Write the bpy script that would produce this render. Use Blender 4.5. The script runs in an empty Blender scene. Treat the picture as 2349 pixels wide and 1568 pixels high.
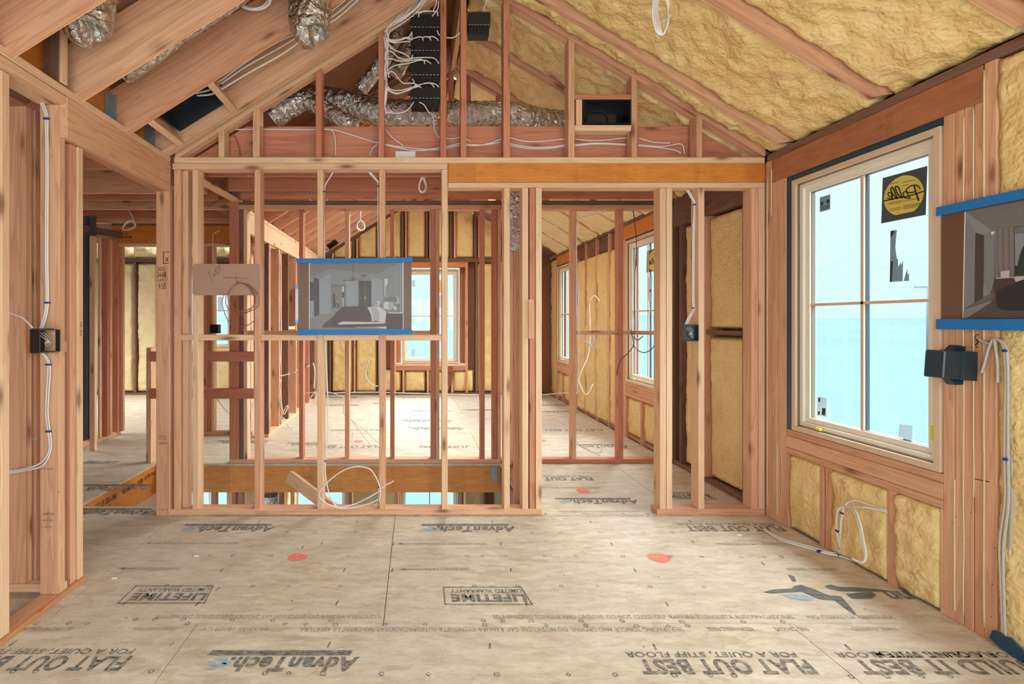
SKY_LO=.76; SKY_HI=5.5; EXPO=0.74; SUN=25.0; REAR_FILL=52
FIELD=(.066,.100,.114,1)
import bpy, bmesh, math, random
from mathutils import Vector, Matrix, noise
random.seed(7)
F=1150.0; CX=955.0; CY=735.0; CZ=1.273
def P(px,py,Y): return Vector(((px-CX)*Y/F, Y, CZ-(py-CY)*Y/F))
def PXW(px,py,X=2.286):
    Y=F*X/(px-CX); return Vector((X,Y,CZ-(py-CY)*Y/F))
def XW(px,Y): return (px-CX)*Y/F
def ZW(py,Y): return CZ-(py-CY)*Y/F
def YR(px,X=2.286): return F*X/(px-CX)
SC=bpy.context.scene
COL=SC.collection
# ---------------------------------------------------------------- materials
MATS={}
def newmat(n):
    m=bpy.data.materials.new(n); m.use_nodes=True
    nt=m.node_tree; b=nt.nodes['Principled BSDF']; MATS[n]=m
    return m,nt,b
def srgb(r,g,b):
    f=lambda c:(c/12.92 if c<=.04045 else ((c+.055)/1.055)**2.4)
    return (f(r/255),f(g/255),f(b/255),1)
def N(nt,t,**k):
    n=nt.nodes.new(t)
    for a,v in k.items():
        if a.startswith('i_'):
            n.inputs[a[2:].replace('_',' ')].default_value=v
        else: setattr(n,a,v)
    return n
def L(nt,a,b): nt.links.new(a,b)
def ramp(nt,src,stops,mode='LINEAR'):
    r=nt.nodes.new('ShaderNodeValToRGB'); r.color_ramp.interpolation=mode
    e=r.color_ramp.elements
    while len(e)>1: e.remove(e[-1])
    e[0].position=stops[0][0]; e[0].color=stops[0][1]
    for p,c in stops[1:]:
        q=e.new(p); q.color=c
    L(nt,src,r.inputs[0]); return r.outputs[0]
def mixc(nt,fac,a,b,mode='MIX'):
    m=nt.nodes.new('ShaderNodeMix'); m.data_type='RGBA'; m.blend_type=mode
    for sock,v in ((m.inputs[0],fac),(m.inputs[6],a),(m.inputs[7],b)):
        if hasattr(v,'is_linked') or isinstance(v,bpy.types.NodeSocket): L(nt,v,sock)
        else: sock.default_value=v
    return m.outputs[2]
def mth(nt,op,a,b=0.0,clamp=False):
    m=nt.nodes.new('ShaderNodeMath'); m.operation=op; m.use_clamp=clamp
    for sock,v in ((m.inputs[0],a),(m.inputs[1],b)):
        if isinstance(v,bpy.types.NodeSocket): L(nt,v,sock)
        else: sock.default_value=v
    return m.outputs[0]
def G(v): return (v,v,v,1)
def wood(name,c_lo,c_hi,c_grain,rough=.6,grain=.5):
    m,nt,b=newmat(name)
    tc=N(nt,'ShaderNodeTexCoord'); oi=N(nt,'ShaderNodeObjectInfo')
    off=N(nt,'ShaderNodeVectorMath',operation='MULTIPLY_ADD')
    cr=N(nt,'ShaderNodeCombineXYZ')
    for k,f in enumerate((37.,13.,29.)):
        L(nt,mth(nt,'MULTIPLY',oi.outputs['Random'],f),cr.inputs[k])
    L(nt,cr.outputs[0],off.inputs[0]); off.inputs[1].default_value=(1,1,1); L(nt,tc.outputs['Object'],off.inputs[2])
    P0=off.outputs[0]
    # growth rings: stretched along local X
    mp=N(nt,'ShaderNodeMapping'); mp.inputs['Scale'].default_value=(.55,9,9); L(nt,P0,mp.inputs[0])
    n1=N(nt,'ShaderNodeTexNoise',i_Scale=1.0,i_Detail=3.0,i_Roughness=.5); L(nt,mp.outputs[0],n1.inputs['Vector'])
    rings=mth(nt,'FRACT',mth(nt,'MULTIPLY',n1.outputs[0],11.0))
    rr=ramp(nt,rings,[(0,G(0)),(.55,G(.25)),(.9,G(1)),(1,G(0))])
    mp2=N(nt,'ShaderNodeMapping'); mp2.inputs['Scale'].default_value=(2.5,130,130); L(nt,P0,mp2.inputs[0])
    n2=N(nt,'ShaderNodeTexNoise',i_Scale=1.0,i_Detail=2.0); L(nt,mp2.outputs[0],n2.inputs['Vector'])
    mp3=N(nt,'ShaderNodeMapping'); mp3.inputs['Scale'].default_value=(1.2,5,5); L(nt,P0,mp3.inputs[0])
    n3=N(nt,'ShaderNodeTexNoise',i_Scale=1.0,i_Detail=2.0); L(nt,mp3.outputs[0],n3.inputs['Vector'])
    fac=mth(nt,'ADD',mth(nt,'MULTIPLY',oi.outputs['Random'],.55),mth(nt,'MULTIPLY',mth(nt,'SUBTRACT',n3.outputs[0],.25),.9),clamp=True)
    col=mixc(nt,fac,c_lo,c_hi)
    gf=mth(nt,'MULTIPLY',mth(nt,'ADD',mth(nt,'MULTIPLY',rr,.75),mth(nt,'MULTIPLY',mth(nt,'SUBTRACT',n2.outputs[0],.4),1.1)),grain,clamp=True)
    col=mixc(nt,gf,col,c_grain)
    # knots
    mp4=N(nt,'ShaderNodeMapping'); mp4.inputs['Scale'].default_value=(3.4,12,12); L(nt,P0,mp4.inputs[0])
    v=N(nt,'ShaderNodeTexVoronoi',i_Scale=1.0); v.feature='F1'; L(nt,mp4.outputs[0],v.inputs['Vector'])
    kf=ramp(nt,v.outputs['Distance'],[(0,G(1)),(.10,G(.85)),(.17,G(.35)),(.30,G(0))])
    sel=mth(nt,'GREATER_THAN',N_sep(nt,v.outputs['Color']),.45)
    kf=mth(nt,'MULTIPLY',kf,sel)
    col=mixc(nt,mth(nt,'MULTIPLY',kf,.8),col,srgb(105,52,30))
    # nail heads / pitch specks
    v2=N(nt,'ShaderNodeTexVoronoi',i_Scale=22.0); L(nt,P0,v2.inputs['Vector'])
    sp=mth(nt,'MULTIPLY',mth(nt,'LESS_THAN',v2.outputs['Distance'],.055),mth(nt,'GREATER_THAN',N_sep(nt,v2.outputs['Color']),.72))
    col=mixc(nt,mth(nt,'MULTIPLY',sp,.8),col,srgb(60,38,28))
    L(nt,col,b.inputs['Base Color']); b.inputs['Roughness'].default_value=rough
    b.inputs['Specular IOR Level'].default_value=.25
    bp=N(nt,'ShaderNodeBump',i_Strength=.25,i_Distance=.002); L(nt,n2.outputs[0],bp.inputs['Height']); L(nt,bp.outputs[0],b.inputs['Normal'])
    return m
def N_sep(nt,c):
    s=nt.nodes.new('ShaderNodeSeparateColor'); L(nt,c,s.inputs[0]); return s.outputs[0]
wood('fir',srgb(208,152,120),srgb(232,190,152),srgb(174,112,82))
wood('fir_pale',srgb(222,178,144),srgb(236,206,168),srgb(192,142,106),grain=.4)
wood('fir_red',srgb(192,122,94),srgb(210,148,118),srgb(158,90,66))
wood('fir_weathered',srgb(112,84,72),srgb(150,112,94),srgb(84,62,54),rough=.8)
wood('timber_stained',srgb(182,128,84),srgb(202,150,104),srgb(150,96,60),rough=.7)
# laminated strand lumber, orange
def lvl(name,a,bc,d):
    m,nt,b=newmat(name)
    tc=N(nt,'ShaderNodeTexCoord'); oi=N(nt,'ShaderNodeObjectInfo')
    mp=N(nt,'ShaderNodeMapping'); mp.inputs['Scale'].default_value=(5,22,22); L(nt,tc.outputs['Object'],mp.inputs[0]); 
    n1=N(nt,'ShaderNodeTexNoise',i_Scale=1.5,i_Detail=4.0,i_Roughness=.6); L(nt,mp.outputs[0],n1.inputs['Vector'])
    col=mixc(nt,ramp(nt,n1.outputs[0],[(.3,G(0)),(.75,G(1))]),a,bc)
    mp3=N(nt,'ShaderNodeMapping'); mp3.inputs['Scale'].default_value=(5.2,.1,.1); L(nt,tc.outputs['Object'],mp3.inputs[0])
    v=N(nt,'ShaderNodeTexVoronoi',i_Scale=1.0); L(nt,mp3.outputs[0],v.inputs['Vector'])
    col=mixc(nt,mth(nt,'MULTIPLY',N_sep(nt,v.outputs['Color']),.28),col,d)
    mp2=N(nt,'ShaderNodeMapping'); mp2.inputs['Scale'].default_value=(9,90,90); L(nt,tc.outputs['Object'],mp2.inputs[0])
    n2=N(nt,'ShaderNodeTexNoise',i_Scale=1.0,i_Detail=2.0); L(nt,mp2.outputs[0],n2.inputs['Vector'])
    col=mixc(nt,mth(nt,'MULTIPLY',ramp(nt,n2.outputs[0],[(.58,G(0)),(.72,G(1))]),.55),col,d)
    L(nt,col,b.inputs['Base Color']); b.inputs['Roughness'].default_value=.5
lvl('strand_lumber',srgb(206,124,48),srgb(222,148,66),srgb(150,84,34))
lvl('strand_lumber_red',srgb(166,104,68),srgb(190,130,92),srgb(128,80,56))
def plain(name,c,rough=.5,metal=0,spec=.5,bump=0,bs=40,var=0):
    m,nt,b=newmat(name)
    b.inputs['Roughness'].default_value=rough; b.inputs['Metallic'].default_value=metal
    b.inputs['Specular IOR Level'].default_value=spec
    tc=N(nt,'ShaderNodeTexCoord')
    n=N(nt,'ShaderNodeTexNoise',i_Scale=float(bs),i_Detail=3.0); L(nt,tc.outputs['Object'],n.inputs['Vector'])
    dk=tuple(x*(1-var) for x in c[:3])+(1,)
    L(nt,mixc(nt,n.outputs[0],dk,c),b.inputs['Base Color'])
    if bump:
        bp=N(nt,'ShaderNodeBump',i_Strength=bump,i_Distance=.01); L(nt,n.outputs[0],bp.inputs['Height']); L(nt,bp.outputs[0],b.inputs['Normal'])
    return m
plain('black_plastic',srgb(40,42,44),.35,var=.3,bs=25)
plain('box_navy',srgb(38,58,68),.3,var=.2,bs=20)
plain('boot_dark',srgb(34,42,48),.3,var=.3,bs=12)
plain('cable_white',srgb(232,230,226),.4,var=.1)
plain('cable_dark',srgb(70,72,74),.4)
plain('wire_brown',srgb(150,92,76),.45)
plain('staple_blue',srgb(28,52,130),.4)
plain('tape_blue',srgb(16,122,196),.6,var=.12,bs=60)
plain('galvanised',srgb(158,174,180),.42,metal=.35,var=.3,bs=30)
plain('window_wood',srgb(222,196,166),.45,var=.12,bs=12)
plain('window_light',srgb(238,230,212),.4,var=.06,bs=12)
plain('window_trim_dark',srgb(120,106,88),.5)
plain('flashing_navy',srgb(30,74,94),.3,var=.25)
plain('lock_yellow',srgb(226,220,50),.4)
plain('caulk',srgb(226,206,168),.6,var=.2)
plain('ink',srgb(52,40,36),.7)
plain('stamp_ink',srgb(92,78,72),.8,var=.2)
plain('orange_paint',srgb(244,96,60),.6)
plain('white_card',srgb(236,236,234),.7)
plain('board_tan',srgb(176,142,122),.75,var=.06,bs=6)
plain('dark_glass',srgb(14,22,28),.15,var=.3,bs=8)
plain('grey_panel',srgb(84,92,98),.55,var=.25,bs=5)
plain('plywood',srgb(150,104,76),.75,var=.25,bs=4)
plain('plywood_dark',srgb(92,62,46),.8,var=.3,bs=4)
plain('plastic_clear',srgb(192,182,170),.35,var=.15)
plain('field',FIELD,1,spec=0,var=.3,bs=.012)  # bluish distance haze is mixed into the field's own colour
plain('pole_wood',srgb(120,130,140),.9)
# floor print inks (worn, mottled)
def worn(name,c,base,amt=.55,sc=60):
    m,nt,b=newmat(name)
    tc=N(nt,'ShaderNodeTexCoord')
    mp=N(nt,'ShaderNodeMapping'); mp.inputs['Scale'].default_value=(.5,1.6,1); L(nt,tc.outputs['Object'],mp.inputs[0])
    n=N(nt,'ShaderNodeTexNoise',i_Scale=float(sc),i_Detail=4.0,i_Roughness=.7); L(nt,mp.outputs[0],n.inputs['Vector'])
    f=ramp(nt,n.outputs[0],[(.38,G(0)),(.62,G(amt))])
    L(nt,mixc(nt,f,c,base),b.inputs['Base Color']); b.inputs['Roughness'].default_value=.75
    b.inputs['Specular IOR Level'].default_value=.2
worn('print_ink',srgb(72,76,76),srgb(180,168,150),.7)
worn('print_small',srgb(104,100,94),srgb(196,184,166),.8,90)
worn('print_blue',srgb(100,160,186),srgb(196,184,166),.9)
worn('dot_red',srgb(232,112,92),srgb(214,160,140),.6,30)
worn('spill_black',srgb(92,96,92),srgb(128,128,118),.7,30)
worn('spill_tan',srgb(206,176,130),srgb(200,186,160),.6,30)
# OSB floor
def osb():
    m,nt,b=newmat('osb')
    tc=N(nt,'ShaderNodeTexCoord')
    def ns(s,sc,det=3,r=.6,rot=0):
        mp=N(nt,'ShaderNodeMapping'); mp.inputs['Scale'].default_value=s; mp.inputs['Rotation'].default_value=(0,0,rot)
        L(nt,tc.outputs['Object'],mp.inputs[0])
        n=N(nt,'ShaderNodeTexNoise',i_Scale=float(sc),i_Detail=float(det),i_Roughness=r); L(nt,mp.outputs[0],n.inputs['Vector']); return n.outputs[0]
    big=ns((1,1,1),.9); mid=ns((.55,1.6,1),9,4,.65,.15); mid2=ns((.45,1.5,1),14,4,.6,-.35); fine=ns((.4,1.8,1),70,3,.7,.1)
    # flakes
    mp=N(nt,'ShaderNodeMapping'); mp.inputs['Scale'].default_value=(14,42,1); L(nt,tc.outputs['Object'],mp.inputs[0])
    dst=N(nt,'ShaderNodeVectorMath',operation='ADD'); nn=N(nt,'ShaderNodeTexNoise',i_Scale=9.0); L(nt,tc.outputs['Object'],nn.inputs['Vector'])
    sc=N(nt,'ShaderNodeVectorMath',operation='SCALE'); sc.inputs['Scale'].default_value=4.0; L(nt,nn.outputs['Color'],sc.inputs[0])
    L(nt,mp.outputs[0],dst.inputs[0]); L(nt,sc.outputs[0],dst.inputs[1])
    v=N(nt,'ShaderNodeTexVoronoi',i_Scale=1.0); L(nt,dst.outputs[0],v.inputs['Vector'])
    fl=N_sep(nt,v.outputs['Color'])
    col=mixc(nt,ramp(nt,mid,[(.3,G(0)),(.7,G(1))]),srgb(172,152,124),srgb(212,200,174))
    col=mixc(nt,mth(nt,'MULTIPLY',ramp(nt,mid2,[(.5,G(0)),(.75,G(1))]),.5),col,srgb(156,124,98))
    col=mixc(nt,mth(nt,'MULTIPLY',fl,.34),col,srgb(232,224,208))
    col=mixc(nt,mth(nt,'MULTIPLY',ramp(nt,fine,[(.52,G(0)),(.72,G(1))]),.30),col,srgb(136,106,84))
    col=mixc(nt,mth(nt,'MULTIPLY',ramp(nt,big,[(.35,G(0)),(.7,G(1))]),.4),col,srgb(186,180,170))
    v2=N(nt,'ShaderNodeTexVoronoi',i_Scale=9.0); L(nt,tc.outputs['Object'],v2.inputs['Vector'])
    sp=mth(nt,'MULTIPLY',mth(nt,'LESS_THAN',v2.outputs['Distance'],.05),mth(nt,'GREATER_THAN',N_sep(nt,v2.outputs['Color']),.6))
    col=mixc(nt,mth(nt,'MULTIPLY',sp,.7),col,srgb(90,74,64))
    L(nt,col,b.inputs['Base Color'])
    b.inputs['Roughness'].default_value=.55; b.inputs['Specular IOR Level'].default_value=.3
    bp=N(nt,'ShaderNodeBump',i_Strength=.2,i_Distance=.003); L(nt,mid,bp.inputs['Height']); L(nt,bp.outputs[0],b.inputs['Normal'])
osb()
# foam
def foam(name,a,bc,dark,spec=.45):
    m,nt,b=newmat(name)
    tc=N(nt,'ShaderNodeTexCoord'); oi=N(nt,'ShaderNodeObjectInfo')
    ad=N(nt,'ShaderNodeVectorMath',operation='ADD'); L(nt,tc.outputs['Object'],ad.inputs[0]); L(nt,oi.outputs['Random'],ad.inputs[1])
    n=N(nt,'ShaderNodeTexNoise',i_Scale=5.0,i_Detail=4.0,i_Roughness=.6); L(nt,ad.outputs[0],n.inputs['Vector'])
    v=N(nt,'ShaderNodeTexVoronoi',i_Scale=55.0); v.feature='SMOOTH_F1'; L(nt,ad.outputs[0],v.inputs['Vector'])
    n2=N(nt,'ShaderNodeTexNoise',i_Scale=24.0,i_Detail=3.0,i_Distortion=1.2); L(nt,ad.outputs[0],n2.inputs['Vector'])
    n3=N(nt,'ShaderNodeTexNoise',i_Scale=2.2,i_Detail=5.0,i_Roughness=.75); L(nt,ad.outputs[0],n3.inputs['Vector'])
    col=mixc(nt,ramp(nt,n.outputs[0],[(.3,G(0)),(.7,G(1))]),a,bc)
    col=mixc(nt,mth(nt,'MULTIPLY',ramp(nt,n3.outputs[0],[(.58,G(0)),(.72,G(1))]),.38),col,dark)
    L(nt,col,b.inputs['Base Color']); b.inputs['Roughness'].default_value=.36
    b.inputs['Specular IOR Level'].default_value=spec
    h=mth(nt,'ADD',mth(nt,'MULTIPLY',v.outputs['Distance'],.5),n2.outputs[0])
    bp=N(nt,'ShaderNodeBump',i_Strength=.8,i_Distance=.012); L(nt,h,bp.inputs['Height']); L(nt,bp.outputs[0],b.inputs['Normal'])
foam('foam',srgb(230,197,132),srgb(240,215,154),srgb(186,144,84))
foam('foam_pale',srgb(236,212,158),srgb(242,224,178),srgb(200,162,106))
# foil ducting
m,nt,b=newmat('foil')
tc=N(nt,'ShaderNodeTexCoord')
n=N(nt,'ShaderNodeTexNoise',i_Scale=16.0,i_Detail=5.0,i_Roughness=.65,i_Distortion=1.5); L(nt,tc.outputs['Object'],n.inputs['Vector'])
v=N(nt,'ShaderNodeTexVoronoi',i_Scale=24.0); v.feature='DISTANCE_TO_EDGE'; L(nt,tc.outputs['Object'],v.inputs['Vector'])
h=mth(nt,'ADD',n.outputs[0],mth(nt,'MULTIPLY',v.outputs['Distance'],.7))
bp=N(nt,'ShaderNodeBump',i_Strength=1.0,i_Distance=.02); L(nt,h,bp.inputs['Height']); L(nt,bp.outputs[0],b.inputs['Normal'])
b.inputs['Metallic'].default_value=1; b.inputs['Roughness'].default_value=.22; b.inputs['Base Color'].default_value=srgb(214,212,206)
# glass
m,nt,b=newmat('glass')
nt.nodes.remove(b)
tr=N(nt,'ShaderNodeBsdfTransparent'); tr.inputs[0].default_value=(.90,.965,1.0,1)
gl=N(nt,'ShaderNodeBsdfGlossy'); gl.inputs['Roughness'].default_value=.02
fr=N(nt,'ShaderNodeFresnel'); fr.inputs[0].default_value=1.45
mx=N(nt,'ShaderNodeMixShader'); L(nt,mth(nt,'MINIMUM',fr.outputs[0],.05),mx.inputs[0]); L(nt,tr.outputs[0],mx.inputs[1]); L(nt,gl.outputs[0],mx.inputs[2])
L(nt,mx.outputs[0],nt.nodes['Material Output'].inputs[0])
# translucent sticker film
def film(name,c,t):
    m,nt,b=newmat(name)
    b.inputs['Base Color'].default_value=c; b.inputs['Roughness'].default_value=.5
    tr=N(nt,'ShaderNodeBsdfTransparent'); tr.inputs[0].default_value=c
    mx=N(nt,'ShaderNodeMixShader'); mx.inputs[0].default_value=t
    L(nt,b.outputs[0],mx.inputs[1]); L(nt,tr.outputs[0],mx.inputs[2]); L(nt,mx.outputs[0],nt.nodes['Material Output'].inputs[0])
film('sticker_yellow',srgb(232,214,104),.12)
film('sticker_dark',srgb(70,76,80),.05)
film('sticker_ink',srgb(48,46,36),.0)
film('sticker_grey',srgb(120,150,162),.1)
film('sticker_pale',srgb(214,224,228),.4)
plain('sheath_grey',srgb(186,176,158),.5,var=.2,bs=12)
# ---------------------------------------------------------------- objects
def link(o,parent=None):
    COL.objects.link(o)
    if parent is not None:
        o.parent=parent
        o.matrix_parent_inverse=Matrix.Translation(-base_of(parent))
    return o
def base_of(p):
    v=Vector(p.location)
    if p.parent is not None: pass
    return v
def setm(o,mats):
    if not isinstance(mats,(list,tuple)): mats=[mats]
    for m in mats: o.data.materials.append(MATS[m])
def structure(name,loc=(0,0,0)):
    o=bpy.data.objects.new(name,None); COL.objects.link(o); o.location=loc; o['kind']='structure'; o.empty_display_size=.1
    return o
def thing(name,label,cat,loc=(0,0,0),group=None):
    o=bpy.data.objects.new(name,None); COL.objects.link(o); o.location=loc
    o['label']=label; o['category']=cat; o.empty_display_size=.05
    if group: o['group']=group
    return o
def tag(o,label,cat,group=None,kind=None):
    o['label']=label; o['category']=cat
    if group: o['group']=group
    if kind: o['kind']=kind
    return o
def place(o,M,parent):
    """o gets world matrix M; parents (and grandparents) only carry translation"""
    COL.objects.link(o)
    if parent is not None:
        o.parent=parent
        W=world_of(parent)
        o.matrix_parent_inverse=W.inverted()
    o.matrix_basis=M
WORLD={}
def world_of(p):
    if p.name in WORLD: return WORLD[p.name]
    return Matrix.Translation(p.location)
def finish(name,bm,mats,parent,M=None,smooth=False):
    me=bpy.data.meshes.new(name)
    bmesh.ops.recalc_face_normals(bm,faces=bm.faces)
    bm.to_mesh(me); bm.free()
    o=bpy.data.objects.new(name,me); setm(o,mats)
    if smooth:
        for p in me.polygons: p.use_smooth=True
    M=M or Matrix.Identity(4)
    place(o,M,parent); WORLD[o.name]=M.copy()
    return o
def boxbm(bm,x0,x1,y0,y1,z0,z1,mi=0):
    vs=[bm.verts.new((x,y,z)) for z in (z0,z1) for y in (y0,y1) for x in (x0,x1)]
    for f in ((0,1,3,2),(4,6,7,5),(0,4,5,1),(2,3,7,6),(0,2,6,4),(1,5,7,3)):
        fc=bm.faces.new([vs[i] for i in f]); fc.material_index=mi
def bev(bm,w=.002):
    bmesh.ops.bevel(bm,geom=[e for e in bm.edges],offset=w,segments=1,affect='EDGES',clamp_overlap=True)
CYC={0:Matrix(((1,0,0),(0,1,0),(0,0,1))),1:Matrix(((0,0,1),(1,0,0),(0,1,0))),2:Matrix(((0,1,0),(0,0,1),(1,0,0)))}
def board(name,x0,x1,y0,y1,z0,z1,mat='fir',parent=None,b=.002,cut=None):
    """axis-aligned timber; local X runs along its length (grain)"""
    x0,x1=sorted((x0,x1)); y0,y1=sorted((y0,y1)); z0,z1=sorted((z0,z1))
    d=(x1-x0,y1-y0,z1-z0); k=max(range(3),key=lambda i:d[i])
    c=Vector(((x0+x1)/2,(y0+y1)/2,(z0+z1)/2))
    R=CYC[k].to_4x4(); M=Matrix.Translation(c)@R
    bm=bmesh.new(); boxbm(bm,x0,x1,y0,y1,z0,z1)
    if cut: 
        for v in bm.verts:
            if v.co.z>(z0+z1)/2: v.co.z=min(z1,cut(v.co.x))
    bmesh.ops.transform(bm,matrix=M.inverted(),verts=bm.verts)
    if b: bev(bm,b)
    return finish(name,bm,mat,parent,M)
def slab(name,p0,p1,w,h,mat='fir',parent=None,up=(0,0,1),b=.002):
    """timber between two points; section w sideways, h along up"""
    p0=Vector(p0); p1=Vector(p1); d=(p1-p0); Ln=d.length; x=d.normalized(); z=Vector(up); y=z.cross(x).normalized(); z=x.cross(y)
    R=Matrix((x,y,z)).transposed().to_4x4(); M=Matrix.Translation((p0+p1)/2)@R
    bm=bmesh.new(); boxbm(bm,-Ln/2,Ln/2,-w/2,w/2,-h/2,h/2)
    if b: bev(bm,b)
    return finish(name,bm,mat,parent,M)
def prismY(name,pts,y0,y1,mat,parent,ang=0,b=.0015):
    """polygon in XZ extruded in Y; ang = slope of local X (grain)"""
    cx=sum(p[0] for p in pts)/len(pts); cz=sum(p[1] for p in pts)/len(pts)
    M=Matrix.Translation((cx,(y0+y1)/2,cz))@Matrix.Rotation(-ang,4,'Y')
    bm=bmesh.new()
    a=[bm.verts.new((p[0],y0,p[1])) for p in pts]; c=[bm.verts.new((p[0],y1,p[1])) for p in pts]
    bm.faces.new(a); bm.faces.new(c[::-1])
    for i in range(len(pts)):
        j=(i+1)%len(pts); bm.faces.new((a[i],a[j],c[j],c[i]))
    bmesh.ops.transform(bm,matrix=M.inverted(),verts=bm.verts)
    if b: bev(bm,b)
    return finish(name,bm,mat,parent,M)
def catmull(pts,n=6,closed=False):
    pts=[Vector(p) for p in pts]
    if len(pts)<3: 
        return [pts[0].lerp(pts[-1],i/n) for i in range(n+1)]
    out=[]
    m=len(pts)
    for i in range(m-1):
        p0=pts[max(i-1,0)]; p1=pts[i]; p2=pts[i+1]; p3=pts[min(i+2,m-1)]
        for k in range(n):
            t=k/n
            out.append(.5*((2*p1)+(-p0+p2)*t+(2*p0-5*p1+4*p2-p3)*t*t+(-p0+3*p1-3*p2+p3)*t**3))
    out.append(pts[-1]); return out
def tubebm(bm,pts,r,seg=8,mi=0,flat=1.0,cap=True,jit=None):
    """sweep a circle (radius r or r(t)) along points"""
    n=len(pts); rings=[]
    t0=(pts[1]-pts[0]).normalized()
    ref=Vector((0,1,0)) if abs(t0.y)<.9 else Vector((1,0,0))
    u=ref.cross(t0).normalized()
    for i,p in enumerate(pts):
        if i==0: t=pts[1]-pts[0]
        elif i==n-1: t=pts[-1]-pts[-2]
        else: t=pts[i+1]-pts[i-1]
        if t.length<1e-9: t=t0.copy()
        t.normalize()
        u=(u-t*u.dot(t)); 
        if u.length<1e-6: u=t.orthogonal()
        u.normalize(); w=t.cross(u)
        rr=r(i/(n-1)) if callable(r) else r
        ring=[]
        for k in range(seg):
            a=2*math.pi*k/seg
            q=rr
            if jit: q=rr*jit(i,k,a)
            ring.append(bm.verts.new(p+u*math.cos(a)*q+w*math.sin(a)*q*flat))
        rings.append(ring)
    for i in range(n-1):
        for k in range(seg):
            k2=(k+1)%seg
            f=bm.faces.new((rings[i][k],rings[i][k2],rings[i+1][k2],rings[i+1][k])); f.material_index=mi; f.smooth=True
    if cap:
        bm.faces.new(rings[0][::-1]).material_index=mi; bm.faces.new(rings[-1]).material_index=mi
def cable(name,paths,mat='cable_white',r=.0042,parent=None,flat=.7,n=6,seg=6):
    bm=bmesh.new()
    for pts in paths: tubebm(bm,catmull(pts,n),r,seg,flat=flat)
    return finish(name,bm,mat,parent)
def px_cable(name,paths,Y,**k):
    """paths of (px,py[,Y]) read at depth Y"""
    return cable(name,[[P(q[0],q[1],q[2] if len(q)>2 else Y) for q in p] for p in paths],**k)
def polyflat(bm,pts3,mi=0):
    try:
        f=bm.faces.new([bm.verts.new(p) for p in pts3]); f.material_index=mi
    except ValueError: pass
def foam_panel(name,O,U,V,w,h,mat='foam',parent=None,step=.02,amp=.012,edge=.035,depth=.03,seed=0,shape=None,curl=.03,clip=None):
    """spray-foam surface: origin O, in-plane unit axes U,V; outward normal = U x V; displaced grid with rounded edges and a skirt"""
    O=Vector(O); U=Vector(U).normalized(); V=Vector(V).normalized(); Nn=U.cross(V)
    nu=max(3,int(w/step)); nv=max(3,int(h/step))
    bm=bmesh.new(); grid=[]
    sd=Vector((seed*3.7,seed*1.3,seed*2.1))
    for j in range(nv+1):
        row=[]
        for i in range(nu+1):
            a=w*i/nu; c=h*j/nv
            q=O+U*a+V*c
            s=q+sd
            dd=noise.noise(s*4)*amp*1.3+noise.noise(Vector((s.x*13,s.y*13,s.z*13)))*amp*.9+abs(noise.noise(s*30))*amp*.7
            e=min(a,w-a,c,h-c)
            k=1-max(0,1-e/curl)**2 if curl>0 else 1
            wob=noise.noise(s*17+Vector((9,9,9)))*.006
            off=-edge*(1-k)+dd*(.3+.7*k)
            if i in(0,nu) or j in (0,nv): off=-edge-depth; 
            row.append(bm.verts.new(q+Nn*off))
        grid.append(row)
    for j in range(nv):
        for i in range(nu):
            f=bm.faces.new((grid[j][i],grid[j][i+1],grid[j+1][i+1],grid[j+1][i])); f.smooth=True
    if clip:
        for (co,no) in clip:
            g=bm.verts[:]+bm.edges[:]+bm.faces[:]
            bmesh.ops.bisect_plane(bm,geom=g,plane_co=co,plane_no=no,clear_outer=True)
    c=O+U*w/2+V*h/2
    bmesh.ops.transform(bm,matrix=Matrix.Translation(-c),verts=bm.verts)
    return finish(name,bm,mat,parent,Matrix.Translation(c),smooth=False)
def text_bm(s,bm,fn,mi=0,shear=0,bold=0,space=1.0):
    """lettering as flat faces; fn maps (u,v) in the unit box of the text to a 3-D point"""
    cu=bpy.data.curves.new('t','FONT'); cu.body=s; cu.shear=shear; cu.offset=bold; cu.space_character=space; cu.resolution_u=3
    ob=bpy.data.objects.new('t',cu); COL.objects.link(ob)
    dg=bpy.context.evaluated_depsgraph_get(); dg.update()
    me=bpy.data.meshes.new_from_object(ob.evaluated_get(dg))
    bpy.data.objects.remove(ob); bpy.data.curves.remove(cu)
    if not me.vertices: return
    xs=[v.co.x for v in me.vertices]; ys=[v.co.y for v in me.vertices]
    x0,x1,y0,y1=min(xs),max(xs),min(ys),max(ys)
    vs=[bm.verts.new(fn((v.co.x-x0)/(x1-x0),(v.co.y-y0)/(y1-y0))) for v in me.vertices]
    for p in me.polygons:
        try: f=bm.faces.new([vs[i] for i in p.vertices]); f.material_index=mi
        except ValueError: pass
    bpy.data.meshes.remove(me)
# ================================================================ geometry constants
XR=2.286            # inner face of right wall studs
XL=-1.60            # right face of the beam / left wall line
Y1=3.286; Y2=4.47; Y3=8.60
SL=.626; SR=.60; RX=.328; RZ=3.525          # roof slopes, ridge
def zu(x): return RZ-SL*(RX-x) if x<RX else RZ-SR*(x-RX)
PIT=2.34
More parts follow.
